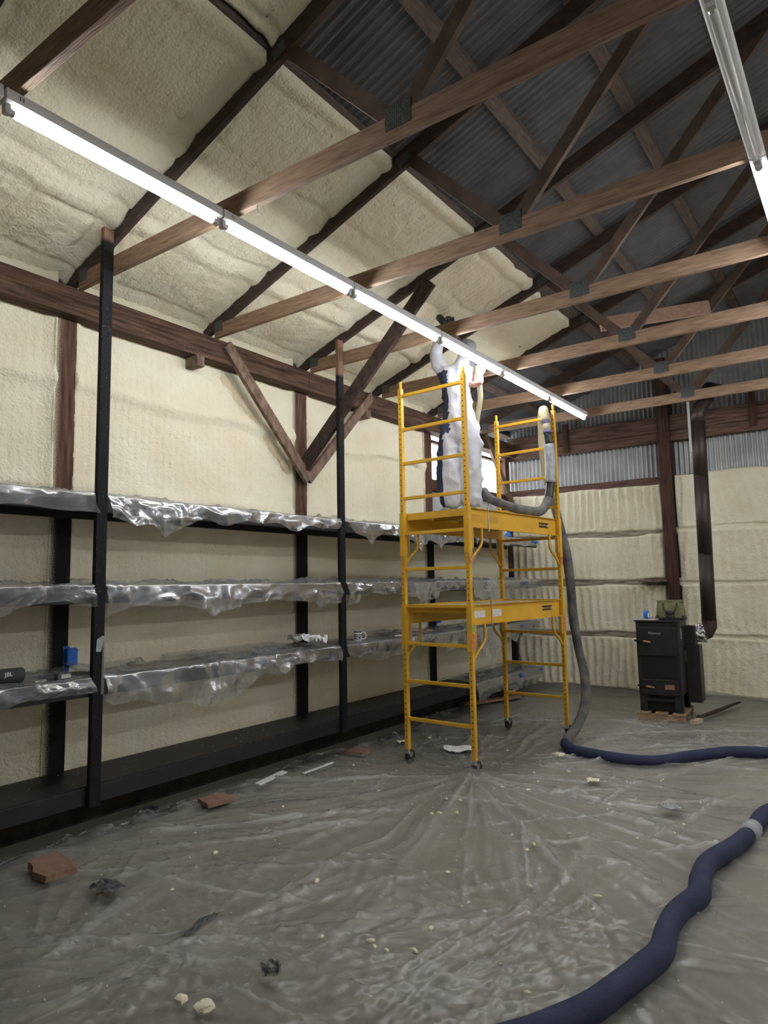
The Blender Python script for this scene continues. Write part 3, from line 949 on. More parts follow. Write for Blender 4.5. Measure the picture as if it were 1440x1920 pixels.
# ------------------------------------------------------------------ polythene over the shelves
def drape(y0, y1, lev, hang, seed, label, up=0.05, name='plastic_sheet'):
    zt = SH[lev] + FH + 0.004
    rnd = random.Random(seed)
    n = int((y1 - y0) / 0.022)
    md, mh = 20, 14
    t = np.linspace(0, 1, n)
    ys = y0 + (y1 - y0) * t
    h = hang[0] + (hang[1] - hang[0]) * (0.6 * vn(ys * 1.5, ys * 0, seed) + 0.4 * vn(ys * 5, ys * 0, seed + 1)) * 1.5
    h = np.clip(h + 0.10 * ridge(vn(ys * 1.3, ys * 0, seed + 51), 6) * (hang[1] > 0.12), 0.02, 0.6)
    bu = up * vn(ys * 1.7, ys * 0, seed + 3) * (vn(ys * 4, ys * 0, seed + 4) > 0.25)
    P = np.zeros((n, md + mh, 3))
    for j in range(md):
        s = j / (md - 1)
        xx = -4.87 + (XP + 0.012 + 4.87) * s
        r = ridge(vn(ys * 2.2 + s * 1.5, ys * 0 + s * 2.4 + ys * .5, seed + 7), 5)
        z = zt + 0.05 * r * np.sin(PI * min(1, s * 1.05)) ** 0.6 + 0.008 * vn(ys * 14, ys * 0 + s * 9, seed + 8) + bu * max(0, 1 - s * 5)
        P[:, j, 0] = xx
        P[:, j, 1] = ys + 0.02 * (vn(ys * 5, ys * 0 + s * 4, seed + 9) - 0.5)
        P[:, j, 2] = z
    for j in range(mh):
        s = (j + 1) / mh
        out = 0.012 + 0.05 * s * ridge(vn(ys * 4.5 + s * 0.6, ys * 0 + s, seed + 11), 1.5) + 0.012 * vn(ys * 16, ys * 0 + s * 2, seed + 12)
        curl = 0.02 * np.sin(s * PI) * vn(ys * 3, ys * 0, seed + 14)
        P[:, md + j, 0] = XP + out + curl
        P[:, md + j, 1] = ys + 0.05 * s * (vn(ys * 3, ys * 0 + s * 2, seed + 13) - 0.5)
        P[:, md + j, 2] = zt + 0.012 - h * s + 0.006 * vn(ys * 11, ys * 0 + s * 5, seed + 15)
    edge = np.minimum(t, 1 - t) * (y1 - y0)
    gather = np.exp(-(edge / 0.12) ** 2)
    P[:, md:, 0] += (0.015 * gather)[:, None]
    P[:, :md, 2] += (0.03 * gather * vn(ys * 20, ys * 0, seed + 17))[:, None]
    rs_ = np.random.RandomState(seed)
    jit = rs_.uniform(-1, 1, P.shape)
    k2 = ridge(vn(P[..., 1] * 9, (P[..., 0] + P[..., 2]) * 14, seed + 40), 3) * 0.02 + ridge(vn(P[..., 1] * 20, (P[..., 0] - P[..., 2]) * 25, seed + 41), 2) * 0.008
    km = sstep(0.45, 0.75, vn(P[..., 1] * 1.9, P[..., 0] * 3 + P[..., 2] * 4, seed + 44))
    k2 = k2 * (0.12 + 0.88 * km)
    P[:, 1:-1] += (jit * (0.0006 + 0.002 * km[..., None]))[:, 1:-1]
    P[:, :md, 2] += k2[:, :md] * 0.7
    P[:, md:, 0] += k2[:, md:]
    org = Vector((XP, (y0 + y1) / 2, zt))
    P -= np.array(org)
    o = setmesh_grid(name, P, 'film_shelf', smooth=True, crease_sheen=(60, 97, 0.4))
    o.location = org
    return tag(o, label, 'plastic sheet', 'clear plastic draped over the shelves')
bays = [(0.9, 2.63), (2.725, 5.255), (5.355, 7.875), (7.975, 10.2)]
lv = ['lowest', 'second-lowest', 'second-highest', 'top']
bn = ['left of the first front post', 'between the first and second front posts', 'between the second front post and the scaffold', 'at the far end behind the scaffold']
HANG = {3: [(0.05, 0.2), (0.06, 0.2), (0.05, 0.16), (0.05, 0.14)], 2: [(0.07, 0.2), (0.1, 0.18), (0.05, 0.16), (0.05, 0.3)],
        1: [(0.02, 0.1), (0.04, 0.2), (0.06, 0.2), (0.08, 0.3)], 0: [None, None, None, (0.08, 0.26)]}
for lev in (3, 2, 1, 0):
    for b in range(4):
        if HANG[lev][b] is None: continue
        y0, y1 = bays[b]
        if lev == 0: y0 = 7.2
        if lev == 0: y0 = 7.98
        drape(y0, y1, lev, HANG[lev][b], 100 + lev * 10 + b, 'clear plastic sheet draped over the %s shelf %s' % (lv[lev], bn[b]), up=0.12 if b == 0 else 0.06)

def hanging_flap(y0, y1, z0, z1, x, seed, label):
    n, mm = int((y1 - y0) / 0.015), 30
    ys = np.linspace(y0, y1, n)
    Y, T = np.meshgrid(ys, np.linspace(0, 1, mm), indexing='ij')
    low = z1 - (z1 - z0) * np.sin(PI * (Y - y0) / (y1 - y0)) ** 0.5 * (0.75 + 0.35 * vn(Y * 7, Y * 0, seed))
    Z = z1 - T * (z1 - low)
    X = x + 0.04 * ridge(vn(Y * 9 + T * 1.3, T * 1.5, seed + 2), 1.5) + 0.03 * T
    Y2 = Y + 0.05 * (vn(Y * 3, T * 3, seed + 3) - 0.5) - (Y - (y0 + y1) / 2) * 0.25 * T
    P = np.stack([X, Y2, Z], -1)
    org = np.array((x, (y0 + y1) / 2, z1))
    o = setmesh_grid('plastic_flap', P - org, 'film_shelf', crease_sheen=(60, 97, 0.4))
    o.location = org
    return tag(o, label, 'plastic sheet', 'loose plastic flaps')
hanging_flap(6.55, 6.95, 1.28, 1.70, XP + 0.02, 5, 'loose clear plastic flap hanging below the second-highest shelf left of the scaffold')
hanging_flap(6.5, 6.85, 2.05, 2.34, XP + 0.02, 6, 'small loose plastic flap hanging off the top shelf left of the scaffold')
hanging_flap(7.98, 8.85, 0.55, 1.09, XP + 0.02, 7, 'large clear plastic flap hanging below the second-lowest shelf behind the scaffold')
hanging_flap(8.3, 8.9, 1.3, 1.72, XP + 0.02, 8, 'clear plastic flap hanging below the second-highest shelf behind the scaffold')
# small torn bits
def scrap(pts, mat, name, label, cat, group=None):
    mb = MB()
    mb.prism(pts, (0.0, 0.0, 0.003))
    return make(name, mb, mat, label=label, cat=cat, group=group)

# ------------------------------------------------------------------ floor polythene
def floor_film():
    res = 0.017
    x0, x1, y0, y1 = -4.8, 1.3, 0.7, 10.49
    n, mm = int((x1 - x0) / res), int((y1 - y0) / res)
    X, Y = np.meshgrid(np.linspace(x0, x1, n), np.linspace(y0, y1, mm), indexing='ij')
    H = np.zeros_like(X)
    CR = np.zeros_like(X)  # whitening per point: milky folds and bright highlight streaks painted in
    gx, gy = X[:, 0], Y[0, :]
    def window(xa, xb, ya, yb):
        return np.s_[int(np.searchsorted(gx, xa)):int(np.searchsorted(gx, xb)), int(np.searchsorted(gy, ya)):int(np.searchsorted(gy, yb))]
    def radial(cx, cy, k, amp, rmax, seed, p=3):
        wn = window(cx - 2 * rmax, cx + 2 * rmax, cy - 2 * rmax, cy + 2 * rmax)
        dx, dy = X[wn] - cx, Y[wn] - cy
        r = np.hypot(dx, dy) + 1e-6
        wob = 0.18 * (fbm(X[wn] * 1.3, Y[wn] * 1.3, seed + 5, 2) - 0.5)
        ca, sa = dx / r, dy / r
        ca2, sa2 = ca * np.cos(wob) - sa * np.sin(wob), ca * np.sin(wob) + sa * np.cos(wob)
        nn = vn(ca2 * k + 20, sa2 * k + 20, seed)
        env = np.clip(r / 0.12, 0, 1) * np.exp(-(r / rmax) ** 2)
        brk = sstep(0.25, 0.6, vn(ca2 * 5 + r * 1.2, sa2 * 5 + r * 0.8, seed + 60))
        CR[wn] = np.maximum(CR[wn], 0.5 * ridge(nn, 26) * env * brk + 0.16 * ridge(nn, 5) * env)
        H[wn] += amp * ridge(nn, p) * env * (0.35 + np.minimum(r / rmax, 1)) + amp * 1.2 * np.exp(-(r / 0.13) ** 2)
    for (cx, cy, k, amp, rm, sd) in ((-3.0, 5.42, 9, 0.035, 2.3, 1), (-3.0, 5.42, 22, 0.02, 2.6, 11), (-3.73, 5.5, 12, 0.02, 1.2, 2), (-2.87, 7.3, 12, 0.018, 1.4, 3), (-2.79, 2.3, 7, 0.028, 1.0, 4),
                                     (-2.79, 2.3, 16, 0.014, 1.2, 14), (-2.23, 2.22, 9, 0.02, 0.9, 5), (-1.5, 3.15, 9, 0.022, 1.0, 6), (-4.22, 3.05, 10, 0.03, 0.9, 7), (-1.9, 8.7, 12, 0.018, 1.5, 8), (-3.13, 1.64, 7, 0.03, 0.9, 9)):
        radial(cx, cy, k, amp, rm, sd, 7)
    def fold(p, q, wd, amp, seed):
        p, q = np.array(p), np.array(q)
        d = q - p
        Ln = np.hypot(*d)
        d = d / Ln
        wn = window(min(p[0], q[0]) - 0.4, max(p[0], q[0]) + 0.4, min(p[1], q[1]) - 0.4, max(p[1], q[1]) + 0.4)
        xx, yy = X[wn] - p[0], Y[wn] - p[1]
        s = xx * d[0] + yy * d[1]
        t = -xx * d[1] + yy * d[0] + 0.07 * (fbm(s * 1.5, s * 0, seed, 2) - 0.5)
        f = sstep(-0.15, 0.25, s) * (1 - sstep(Ln - 0.3, Ln + 0.15, s))
        CR[wn] = np.maximum(CR[wn], (0.42 * np.exp(-(t / (wd * 0.8)) ** 2) + 0.10 * np.exp(-(t / (wd * 5)) ** 2)) * f * sstep(0.15, 0.55, vn(s * 2.3, s * 0 + seed, seed + 3)))
        H[wn] += amp * f * np.exp(-(t / wd) ** 2)
    rf = np.random.RandomState(5)
    F0 = []
    for i in range(60):
        a0 = rf.uniform(-0.2, 1.5)
        p0 = np.array((rf.uniform(-4.3, -1.2), rf.uniform(2.0, 8.5)))
        F0.append((tuple(p0), tuple(p0 + rf.uniform(0.5, 1.6) * np.array((math.cos(a0), math.sin(a0))))))
    F = F0 + [((-4.12, 2.25), (-2.4, 3.6)), ((-4.05, 2.6), (-2.9, 4.2)), ((-4.2, 2.9), (-3.0, 4.5)), ((-2.97, 5.4), (-0.79, 5.29)), ((-2.95, 5.35), (-0.9, 4.6)),
         ((-2.9, 5.3), (-1.1, 3.4)), ((-2.95, 5.3), (-1.9, 3.3)), ((-3.3, 1.9), (-2.2, 2.25)), ((-4.4, 4.3), (-3.1, 5.3)), ((-2.7, 7.2), (-0.7, 8.4)),
         ((-2.6, 7.6), (-0.6, 9.0)), ((-2.4, 6.4), (-0.9, 6.9)), ((-3.6, 3.3), (-3.0, 5.2)), ((-1.45, 3.2), (-1.7, 2.2)), ((-1.6, 3.6), (-1.75, 2.3)), ((-2.2, 4.6), (-1.5, 3.3))]
    for i, (p, q) in enumerate(F):
        fold(p, q, 0.011 + 0.007 * (i % 3), 0.010 + 0.006 * (i % 2) + (0.008 if i >= 60 else 0), 50 + i)
    # crinkle, stronger in the foreground
    near = sstep(4.6, 2.6, Y) * 0.9 + 0.35
    a = 0.9
    U, V = X * math.cos(a) + Y * math.sin(a), -X * math.sin(a) + Y * math.cos(a)
    wx = 0.5 * fbm(X * 1.5, Y * 1.5, 71, 2)
    msk = sstep(0.4, 0.65, fbm(X * 0.8, Y * 0.8, 77, 2))
    a2 = 1.9 + 1.2 * vn(X * 0.5, Y * 0.5, 78)
    U2, V2 = X * np.cos(a2) + Y * np.sin(a2), -X * np.sin(a2) + Y * np.cos(a2)
    l1 = vn(U * 0.9 + wx * 2, V * 6 + wx * 3, 72)
    l2 = vn(U2 * 1.6 + wx * 4, V2 * 9, 73)
    l3 = vn(U2 * 3.5 + wx * 5, V2 * 20, 79)
    H += 0.010 * near * ridge(l1, 10) + 0.009 * near * msk * ridge(l2, 7) + 0.004 * near * ridge(l3, 5)
    CR = np.maximum(CR, near * (0.22 * ridge(l1, 24) + 0.2 * msk * ridge(l2, 18) + 0.1 * ridge(l3, 10)))
    CR += 0.10 * fbm(X * 2.2, Y * 2.2, 85, 4) ** 2
    H += 0.02 * vn(X * 1.8, Y * 1.8, 74)
    # pushed flat under things that weigh it down
    Z = 0.004 + H
    # ragged left edge, curling up at the back wall
    ed = -4.52 + 0.32 * (fbm(Y * 1.2, Y * 0, 81, 3) - 0.5) + np.where(Y > 7, -0.25, 0) * sstep(6.5, 8, Y)
    near_edge = np.exp(-((X - ed) / 0.14) ** 2)
    Z += 0.05 * near_edge * ridge(vn(X * 4, Y * 6, 82), 1.5)
    CR = CR + 0.25 * near_edge * ridge(vn(X * 9, Y * 11, 86), 3)
    Z += 0.10 * sstep(10.28, 10.48, Y) * (0.4 + vn(X * 2.5, Y * 0, 83))
    X = np.maximum(X, ed + 0.02 * vn(X * 7, Y * 7, 84))
    P = np.stack([X, Y, Z], -1)
    o = setmesh_grid('plastic_floor_sheet', P, 'film_floor', crease_sheen=CR)
    return tag(o, 'large crumpled clear plastic sheet spread over the concrete floor', 'plastic sheet')
floor_film()

# ------------------------------------------------------------------ scaffold
SC = (-3.303, 6.428)
SR = -0.0674
W2, L2 = 0.37, 0.934
scaf = thing('rolling_scaffold', 'tall yellow two-stage rolling scaffold with two platforms and ladder ends', 'scaffold', (SC[0], SC[1], 0), SR)
def part(name, mb, mat, parent=scaf, **k):
    return make(name, mb, mat, parent, world=False, **k)
T = 0.021
RUNGS = [0.42, 0.77, 1.12, 1.475, 1.825, 2.17, 2.515, 2.86, 3.20, 3.545]
for sy in (-1, 1):
    for sx in (-1, 1):
        cx_, cy_ = sx * W2, sy * L2
        for za, zb in ((0.134, 1.86), (1.864, 3.62)):
            u = part('upright', MB().box((cx_ - T, cy_ - T, za), (cx_ + T, cy_ + T, zb)), 'yellow', bevel=0.004)
            hb = MB()
            z = za + 0.12
            while z < zb - 0.03:
                for f in (-1, 1):
                    hb.lathe((cx_, cy_ + f * (T + 0.0004), z), [(0.0001, 0), (0.0065, 0)], 8, 'y')
                z += 0.051
            part('pin_holes', hb, 'hole', u, kind='stuff')
        part('spigot', MB().cyl((cx_, cy_, 3.61), (cx_, cy_, 3.69), 0.015, 12), 'yellow', smooth=True)
        part('coupling_sleeve', MB().box((cx_ - T - 0.003, cy_ - T - 0.003, 1.86), (cx_ + T + 0.003, cy_ + T + 0.003, 1.955)), 'yellow_worn')
        part('lock_pin', MB().cyl((cx_ - 0.01, cy_ - T - 0.012, 1.93), (cx_ - 0.01, cy_ + T + 0.012, 1.93), 0.005, 8), 'steel')
        # caster
        cs = part('caster', MB().cyl((cx_, cy_, 0.1), (cx_, cy_, 0.145), 0.018, 12).box((cx_ - 0.035, cy_ - 0.03, 0.098), (cx_ + 0.035, cy_ + 0.03, 0.108)).prism(
            [(cx_ - 0.027, cy_ - 0.028, 0.1), (cx_ - 0.027, cy_ + 0.03, 0.1), (cx_ - 0.027, cy_ + 0.045, 0.055), (cx_ - 0.027, cy_ + 0.02, 0.05)], (0.004, 0, 0)).prism(
            [(cx_ + 0.023, cy_ - 0.028, 0.1), (cx_ + 0.023, cy_ + 0.03, 0.1), (cx_ + 0.023, cy_ + 0.045, 0.055), (cx_ + 0.023, cy_ + 0.02, 0.05)], (0.004, 0, 0)), 'steel')
        wy = cy_ + 0.03
        part('wheel', MB().lathe((cx_, wy, 0.064), [(0.02, -0.018), (0.045, -0.018), (0.058, -0.016), (0.062, -0.008), (0.062, 0.008), (0.058, 0.016), (0.045, 0.018), (0.02, 0.018)], 24, 'x').cyl((cx_ - 0.03, wy, 0.064), (cx_ + 0.03, wy, 0.064), 0.012, 12), 'rubber', cs, smooth=True)
        part('brake_lever', MB().prism([(cx_ - 0.012, wy + 0.03, 0.125), (cx_ + 0.012, wy + 0.03, 0.125), (cx_ + 0.012, wy + 0.085, 0.105), (cx_ - 0.012, wy + 0.085, 0.105)], (0, 0, 0.006)), 'steel', cs)
    for z in RUNGS:
        part('rung', MB().box((-W2 + T, sy * L2 - 0.015, z - 0.016), (W2 - T, sy * L2 + 0.015, z + 0.016)), 'yellow', bevel=0.004)
for zt_, zr in ((1.475, 1.305), (2.362, 2.19)):
    p = part('platform', MB().box((-0.335, -0.905, zt_ - 0.012), (0.335, 0.905, zt_)), 'ply')
    for sx in (-1, 1):
        xo = sx * (W2 + 0.012)
        xi = sx * (W2 - 0.02)
        # C channel with its open side outward
        mb = MB().box((xi - 0.003, -L2 + 0.03, zr), (xi + 0.003, L2 - 0.03, zt_ + 0.012))
        mb.box((xi, -L2 + 0.03, zr), (xo, L2 - 0.03, zr + 0.006)).box((xi, -L2 + 0.03, zt_ + 0.006), (xo, L2 - 0.03, zt_ + 0.012))
        rl = part('side_rail', mb, 'yellow', p)
        for sy in (-1, 1):
            ye = sy * (L2 - 0.032)
            part('rail_end_plate', MB().box((xi, ye - 0.004, zr), (xo, ye + 0.004, zt_ + 0.01)), 'yellow_worn', rl)
        if sx > 0:
            xf = xi + 0.004
            Rm = ROOTM[scaf.name]
            dec = part('maker_label', MB().box((xf, 0.50, zr + 0.075), (xf + 0.002, 0.72, zt_ - 0.045)), 'hole', rl, label='black label with yellow lettering')
            mt_ = Rm @ frame_mtx((xf + 0.0026, 0.595, (zr + zt_) / 2 + 0.012), (0, 1, 0), (0, 0, 1))
            text_obj('lettering', 'METALTECH', 0.034, 'sign_yellow', rl, mt_)
            part('emblem', MB().cyl((xf + 0.002, 0.7, (zr + zt_) / 2 + 0.013), (xf + 0.003, 0.7, (zr + zt_) / 2 + 0.013), 0.016, 14), 'badge', rl)
            for ya, yb in ((-0.86, -0.66), (-0.52, -0.36)):
                part('safety_label', MB().box((xf, ya, zr + 0.06), (xf + 0.0015, yb, zt_ - 0.045)), 'label_paper' if zt_ < 2 else 'yellow_worn', rl)
            part('hook_bar', MB().cyl((xo + 0.008, -0.6, zr - 0.025), (xo + 0.008, -0.6, zt_ + 0.05), 0.006, 8), 'steel', rl)
        for sy in (-1, 1):
            yl = sy * L2
            zb_ = zr - 0.235
            part('slide_bracket', MB().box((sx * W2 - 0.027, yl - 0.027, zb_), (sx * W2 + 0.027, yl + 0.027, zt_ + 0.014)), 'yellow', bevel=0.003)
            yi = yl - sy * 0.045
            part('bracket_plate', MB().box((sx * W2 - 0.018, yi - 0.02, zr - 0.19), (sx * W2 + 0.018, yi + 0.02, zr)), 'yellow_worn')
            ya = yl - sy * 0.085
            part('release_handle', MB().tube(spline([(sx * W2, yi, zr - 0.02), (sx * W2, ya, zr - 0.03), (sx * W2, ya - sy * 0.004, zr - 0.1), (sx * W2, ya, zr - 0.155), (sx * W2, yi, zr - 0.165)], 0.02), 0.005, 7), 'steel')
            y0_ = yl - sy * 0.235
            part('support_arm', MB().tube(spline([(sx * W2, y0_, zr + 0.01), (sx * W2, y0_, zr - 0.05), (sx * W2, y0_, zr - 0.115), (sx * W2, y0_ + sy * 0.03, zr - 0.17), (sx * W2, yl - sy * 0.09, zr - 0.25), (sx * W2, yl - sy * 0.025, zr - 0.315)], 0.03), 0.0135, 10), 'yellow', smooth=True)
    for sy in (-1, 1):
        part('end_angle', MB().box((-0.335, sy * 0.9 - 0.006, zt_ - 0.06), (0.335, sy * 0.9 + 0.006, zt_ + 0.006)), 'yellow', p)
    for yy in (-0.45, 0.0, 0.45):
        part('cross_bearer', MB().box((-0.335, yy - 0.015, zt_ - 0.045), (0.335, yy + 0.015, zt_ - 0.012)), 'yellow', p)
xs = W2 + 0.0275
part('warning_sticker', MB().box((xs, -L2 - 0.018, 1.09), (xs + 0.001, -L2 + 0.018, 1.235)), 'red_sticker')
part('warning_sticker', MB().box((xs, -L2 - 0.018, 1.25), (xs + 0.001, -L2 + 0.018, 1.32)), 'green_sticker')
part('warning_sticker', MB().box((xs - 0.003, -L2 - 0.014, 1.868), (xs - 0.0015, -L2 + 0.016, 1.92)), 'red_sticker')
part('warning_sticker', MB().box((xs, L2 - 0.018, 1.15), (xs + 0.001, L2 + 0.018, 1.3)), 'red_sticker')
part('warning_sticker', MB().box((xs - 0.007, -L2 - 0.012, 0.16), (xs - 0.005, -L2 + 0.014, 0.23)), 'red_sticker')
part('warning_sticker', MB().box((xs - 0.003, L2 - 0.014, 1.868), (xs - 0.0015, L2 + 0.016, 1.95)), 'red_sticker')

# ------------------------------------------------------------------ stove, pallet and pipe
SV = (-2.255, 9.02)
SVR = math.radians(4)
pal = thing('pallet', 'short wooden pallet carrying the black stove', 'pallet', (SV[0], SV[1], 0), SVR)
for yy in (-0.32, -0.02, 0.28):
    make('stringer', MB().box((-0.26, yy - 0.03, 0.02), (0.27, yy + 0.03, 0.085)), 'pallet', pal, world=False)
for xx in (-0.2, 0.0, 0.2):
    make('deck_board', MB().box((xx - 0.07, -0.36, 0.085), (xx + 0.07, 0.36, 0.105)), 'pallet', pal, world=False)
    make('base_board', MB().box((xx - 0.06, -0.36, 0.0), (xx + 0.06, 0.36, 0.02)), 'pallet', pal, world=False)
sv = thing('wood_stove', 'tall black cast iron wood stove standing on the pallet', 'stove', (SV[0], SV[1], 0.105), SVR)
def sp_(name, mb, mat, parent=sv, **k):
    return make(name, mb, mat, parent, world=False, **k)
bw, fy, by = 0.245, -0.29, 0.32
sp_('body', MB().box((-bw, fy, 0.2), (bw, by, 1.07)), 'stove', bevel=0.006)
for sx in (-1, 1):
    for yy in (fy + 0.005, by - 0.09):
        sp_('leg', MB().box((sx * bw - sx * 0.002, yy, 0.0), (sx * (bw - 0.09), yy + 0.085, 0.2)), 'stove', bevel=0.004)
sp_('ash_pan', MB().box((-0.15, fy + 0.06, 0.005), (0.15, by - 0.1, 0.13)), 'stove_dark')
sp_('cross_bar', MB().box((-0.16, fy + 0.004, 0.125), (0.16, fy + 0.03, 0.16)), 'stove')
sp_('top_plate', MB().box((-bw - 0.018, fy - 0.022, 1.07), (bw + 0.016, by + 0.01, 1.087)), 'stove', bevel=0.005)
ud = sp_('upper_door', MB().box((-bw + 0.02, fy - 0.028, 0.665), (bw - 0.04, fy - 0.002, 1.005)), 'stove', bevel=0.006)
sp_('door_rib', MB().box((-bw + 0.095, fy - 0.031, 0.68), (-bw + 0.1, fy - 0.027, 0.995)), 'stove_dark', ud)
sp_('latch', MB().beam((-bw - 0.012, fy - 0.05, 0.845), (-bw + 0.09, fy - 0.055, 0.84), 0.018, 0.024), 'stove_dark', ud)
sp_('handle_grip', MB().tube([(-bw + 0.085, fy - 0.056, 0.84), (-bw + 0.12, fy - 0.058, 0.836), (-bw + 0.175, fy - 0.06, 0.828)], [0.011, 0.013, 0.009], 10), 'woodhandle', ud, smooth=True)
text_obj('lettering', 'Riteway', 0.045, 'badge', ud, ROOTM[sv.name] @ frame_mtx((-0.03, fy - 0.0285, 0.935), (1, 0, 0), (0, 0, 1)), shear=0.4)
sp_('recess_panel', MB().box((-bw + 0.05, fy - 0.004, 0.40), (bw - 0.04, fy + 0.002, 0.645)), 'stove_dark')
ld = sp_('lower_door', MB().box((-bw + 0.03, fy - 0.03, 0.205), (bw - 0.03, fy - 0.002, 0.385)), 'stove', bevel=0.006)
sp_('latch', MB().beam((-bw - 0.0, fy - 0.05, 0.31), (-bw + 0.1, fy - 0.055, 0.305), 0.016, 0.022), 'stove_dark', ld)
sp_('handle_grip', MB().tube([(-bw + 0.095, fy - 0.056, 0.305), (-bw + 0.13, fy - 0.058, 0.301), (-bw + 0.19, fy - 0.06, 0.292)], [0.011, 0.013, 0.009], 10), 'woodhandle', ld, smooth=True)
sp_('name_plate', MB().box((0.06, fy - 0.033, 0.275), (0.165, fy - 0.029, 0.33)), 'copper', ld)
sp_('side_shield', MB().box((-bw - 0.02, fy + 0.1, 0.2), (-bw - 0.004, by - 0.05, 0.62)), 'stove')
sp_('thermometer_strip', MB().prism([(bw + 0.002, fy + 0.1, 0.86), (bw + 0.002, fy + 0.155, 0.855), (bw + 0.002, fy + 0.15, 0.985), (bw + 0.002, fy + 0.1, 0.99)], (0.004, 0, 0)), 'badge')
sp_('side_bulge', MB().lathe((bw, 0.12, 0.62), [(0.1, 0.0), (0.085, 0.02), (0.05, 0.03), (0.001, 0.03)], 18, 'x'), 'stove', smooth=True)
sp_('flue_box', MB().box((bw + 0.002, 0.08, 0.08), (bw + 0.165, 0.36, 0.765)), 'stove', bevel=0.006)
sp_('flue_neck', MB().box((bw - 0.02, 0.12, 0.76), (bw + 0.12, 0.32, 1.0)), 'stove')
# pipe
pp = thing('stove_pipe', 'dark rusty stove pipe rising from the stove to the gable', 'pipe', (-1.76, 9.42, 1.0))
PX, PYY = -1.775, 9.42
make('pipe_section', MB().tube([(PX + 0.0, PYY, 1.16), (PX + 0.01, PYY, 2.0)], 0.086, 24), 'pipe', pp, smooth=True)
make('pipe_section', MB().tube([(PX + 0.01, PYY, 1.98), (PX + 0.02, PYY, 3.0)], 0.086, 24), 'pipe', pp, smooth=True)
make('pipe_section', MB().tube([(PX + 0.02, PYY, 2.98), (PX + 0.03, PYY, 3.72)], 0.086, 24), 'pipe', pp, smooth=True)
make('pipe_elbow', MB().tube([(PX + 0.03, PYY, 3.7), (PX + 0.03, PYY, 3.8), (PX + 0.06, PYY + 0.05, 3.9), (PX + 0.13, PYY + 0.12, 4.02), (PX + 0.15, PYY + 0.2, 4.16), (PX + 0.15, PYY + 0.9, 4.3)], 0.088, 24), 'pipe', pp, smooth=True)
make('pipe_elbow', MB().tube([(PX + 0.0, PYY, 1.17), (PX + 0.0, PYY - 0.0, 1.09), (PX - 0.035, PYY - 0.01, 1.015), (PX - 0.10, PYY - 0.02, 0.985), (PX - 0.16, PYY - 0.03, 1.0)], 0.089, 8), 'pipe', pp)
make('support_strap', MB().box((PX - 0.075, PYY - 0.092, 3.3), (PX - 0.045, PYY - 0.08, 3.98)), 'sheet', pp, label='pale galvanised strap')
fo = MB()
base = [(PX - 0.045, PYY - 0.012, 1.0), (PX - 0.09, PYY - 0.02, 0.995), (PX - 0.13, PYY - 0.026, 1.01), (PX - 0.18, PYY - 0.03, 1.05), (PX - 0.2, PYY - 0.03, 1.09)]
fo.tube(spline(base, 0.012), 0.102, 26)
rnd = random.Random(4)
fo.v = [tuple(Vector(p) + Vector((rnd.uniform(-1, 1), rnd.uniform(-1, 1), rnd.uniform(-1, 1))) * 0.012) for p in fo.v]
make('foil_wrap', fo, 'foil', cat='foil', label='crumpled shiny foil wrapped around the stove pipe elbow')

# things on the stove
tb = thing('tool_bag', 'olive green canvas tool bag with dark trim on the stove top', 'bag', (-2.13, 9.02, 1.193), math.radians(8))
def bag_shape():
    mb = MB()
    secs = [(0.0, 0.165, 0.09), (0.03, 0.172, 0.1), (0.1, 0.165, 0.095), (0.16, 0.155, 0.075), (0.2, 0.15, 0.055), (0.225, 0.15, 0.045)]
    n = 20
    vs, fs = [], []
    for z, a, b in secs:
        for k in range(n):
            t = 2 * PI * k / n
            c, s = math.cos(t), math.sin(t)
            vs.append((a * math.copysign(abs(c) ** 0.5, c), b * math.copysign(abs(s) ** 0.5, s) + 0.006 * math.sin(7 * t + z * 30), z))
    for i in range(len(secs) - 1):
        for k in range(n):
            fs.append((i * n + k, i * n + (k + 1) % n, (i + 1) * n + (k + 1) % n, (i + 1) * n + k))
    fs.append(tuple(reversed(range(n))))
    fs.append(tuple(range((len(secs) - 1) * n, len(secs) * n)))
    return mb.add(vs, fs)
make('bag_body', bag_shape(), 'bag_green', tb, smooth=True, world=False)
make('bag_base', MB().box((-0.17, -0.1, 0.0), (0.17, 0.1, 0.05)), 'bag_dark', tb, world=False, bevel=0.012)
make('top_band', MB().box((-0.155, -0.05, 0.205), (0.155, 0.05, 0.235)), 'bag_green', tb, world=False, bevel=0.008)
for xx in (-0.09, 0.0, 0.09):
    make('side_pocket', MB().box((xx - 0.038, -0.112, 0.02), (xx + 0.038, -0.09, 0.11)), 'bag_dark' if xx == 0 else 'bag_green', tb, world=False, bevel=0.008)
for sy in (-1, 1):
    make('handle_strap', MB().tube(spline([(-0.075, sy * 0.055, 0.2), (-0.07, sy * 0.09, 0.14), (-0.03, sy * 0.125, 0.09), (0.03, sy * 0.128, 0.085), (0.07, sy * 0.1, 0.14), (0.078, sy * 0.055, 0.2)], 0.02), 0.009, 8), 'bag_green' if sy > 0 else 'bag_dark', tb, world=False, smooth=True)
make('end_strap', MB().tube(spline([(-0.15, -0.04, 0.22), (-0.17, -0.075, 0.15), (-0.19, -0.09, 0.1)], 0.02), 0.007, 8), 'badge', tb, world=False, smooth=True)
make('clipboard', MB().prism([(-2.50, 8.76, 1.193), (-2.27, 8.74, 1.193), (-2.25, 8.90, 1.193), (-2.48, 8.92, 1.193)], (0, 0, 0.012)), 'label_paper', cat='board', label='thin pale board lying on the stove top under the tape')
mb = MB().lathe((-2.375, 8.84, 1.255), [(0.038, -0.024), (0.05, -0.024), (0.05, 0.024), (0.038, 0.024), (0.038, -0.024)], 28, 'x')
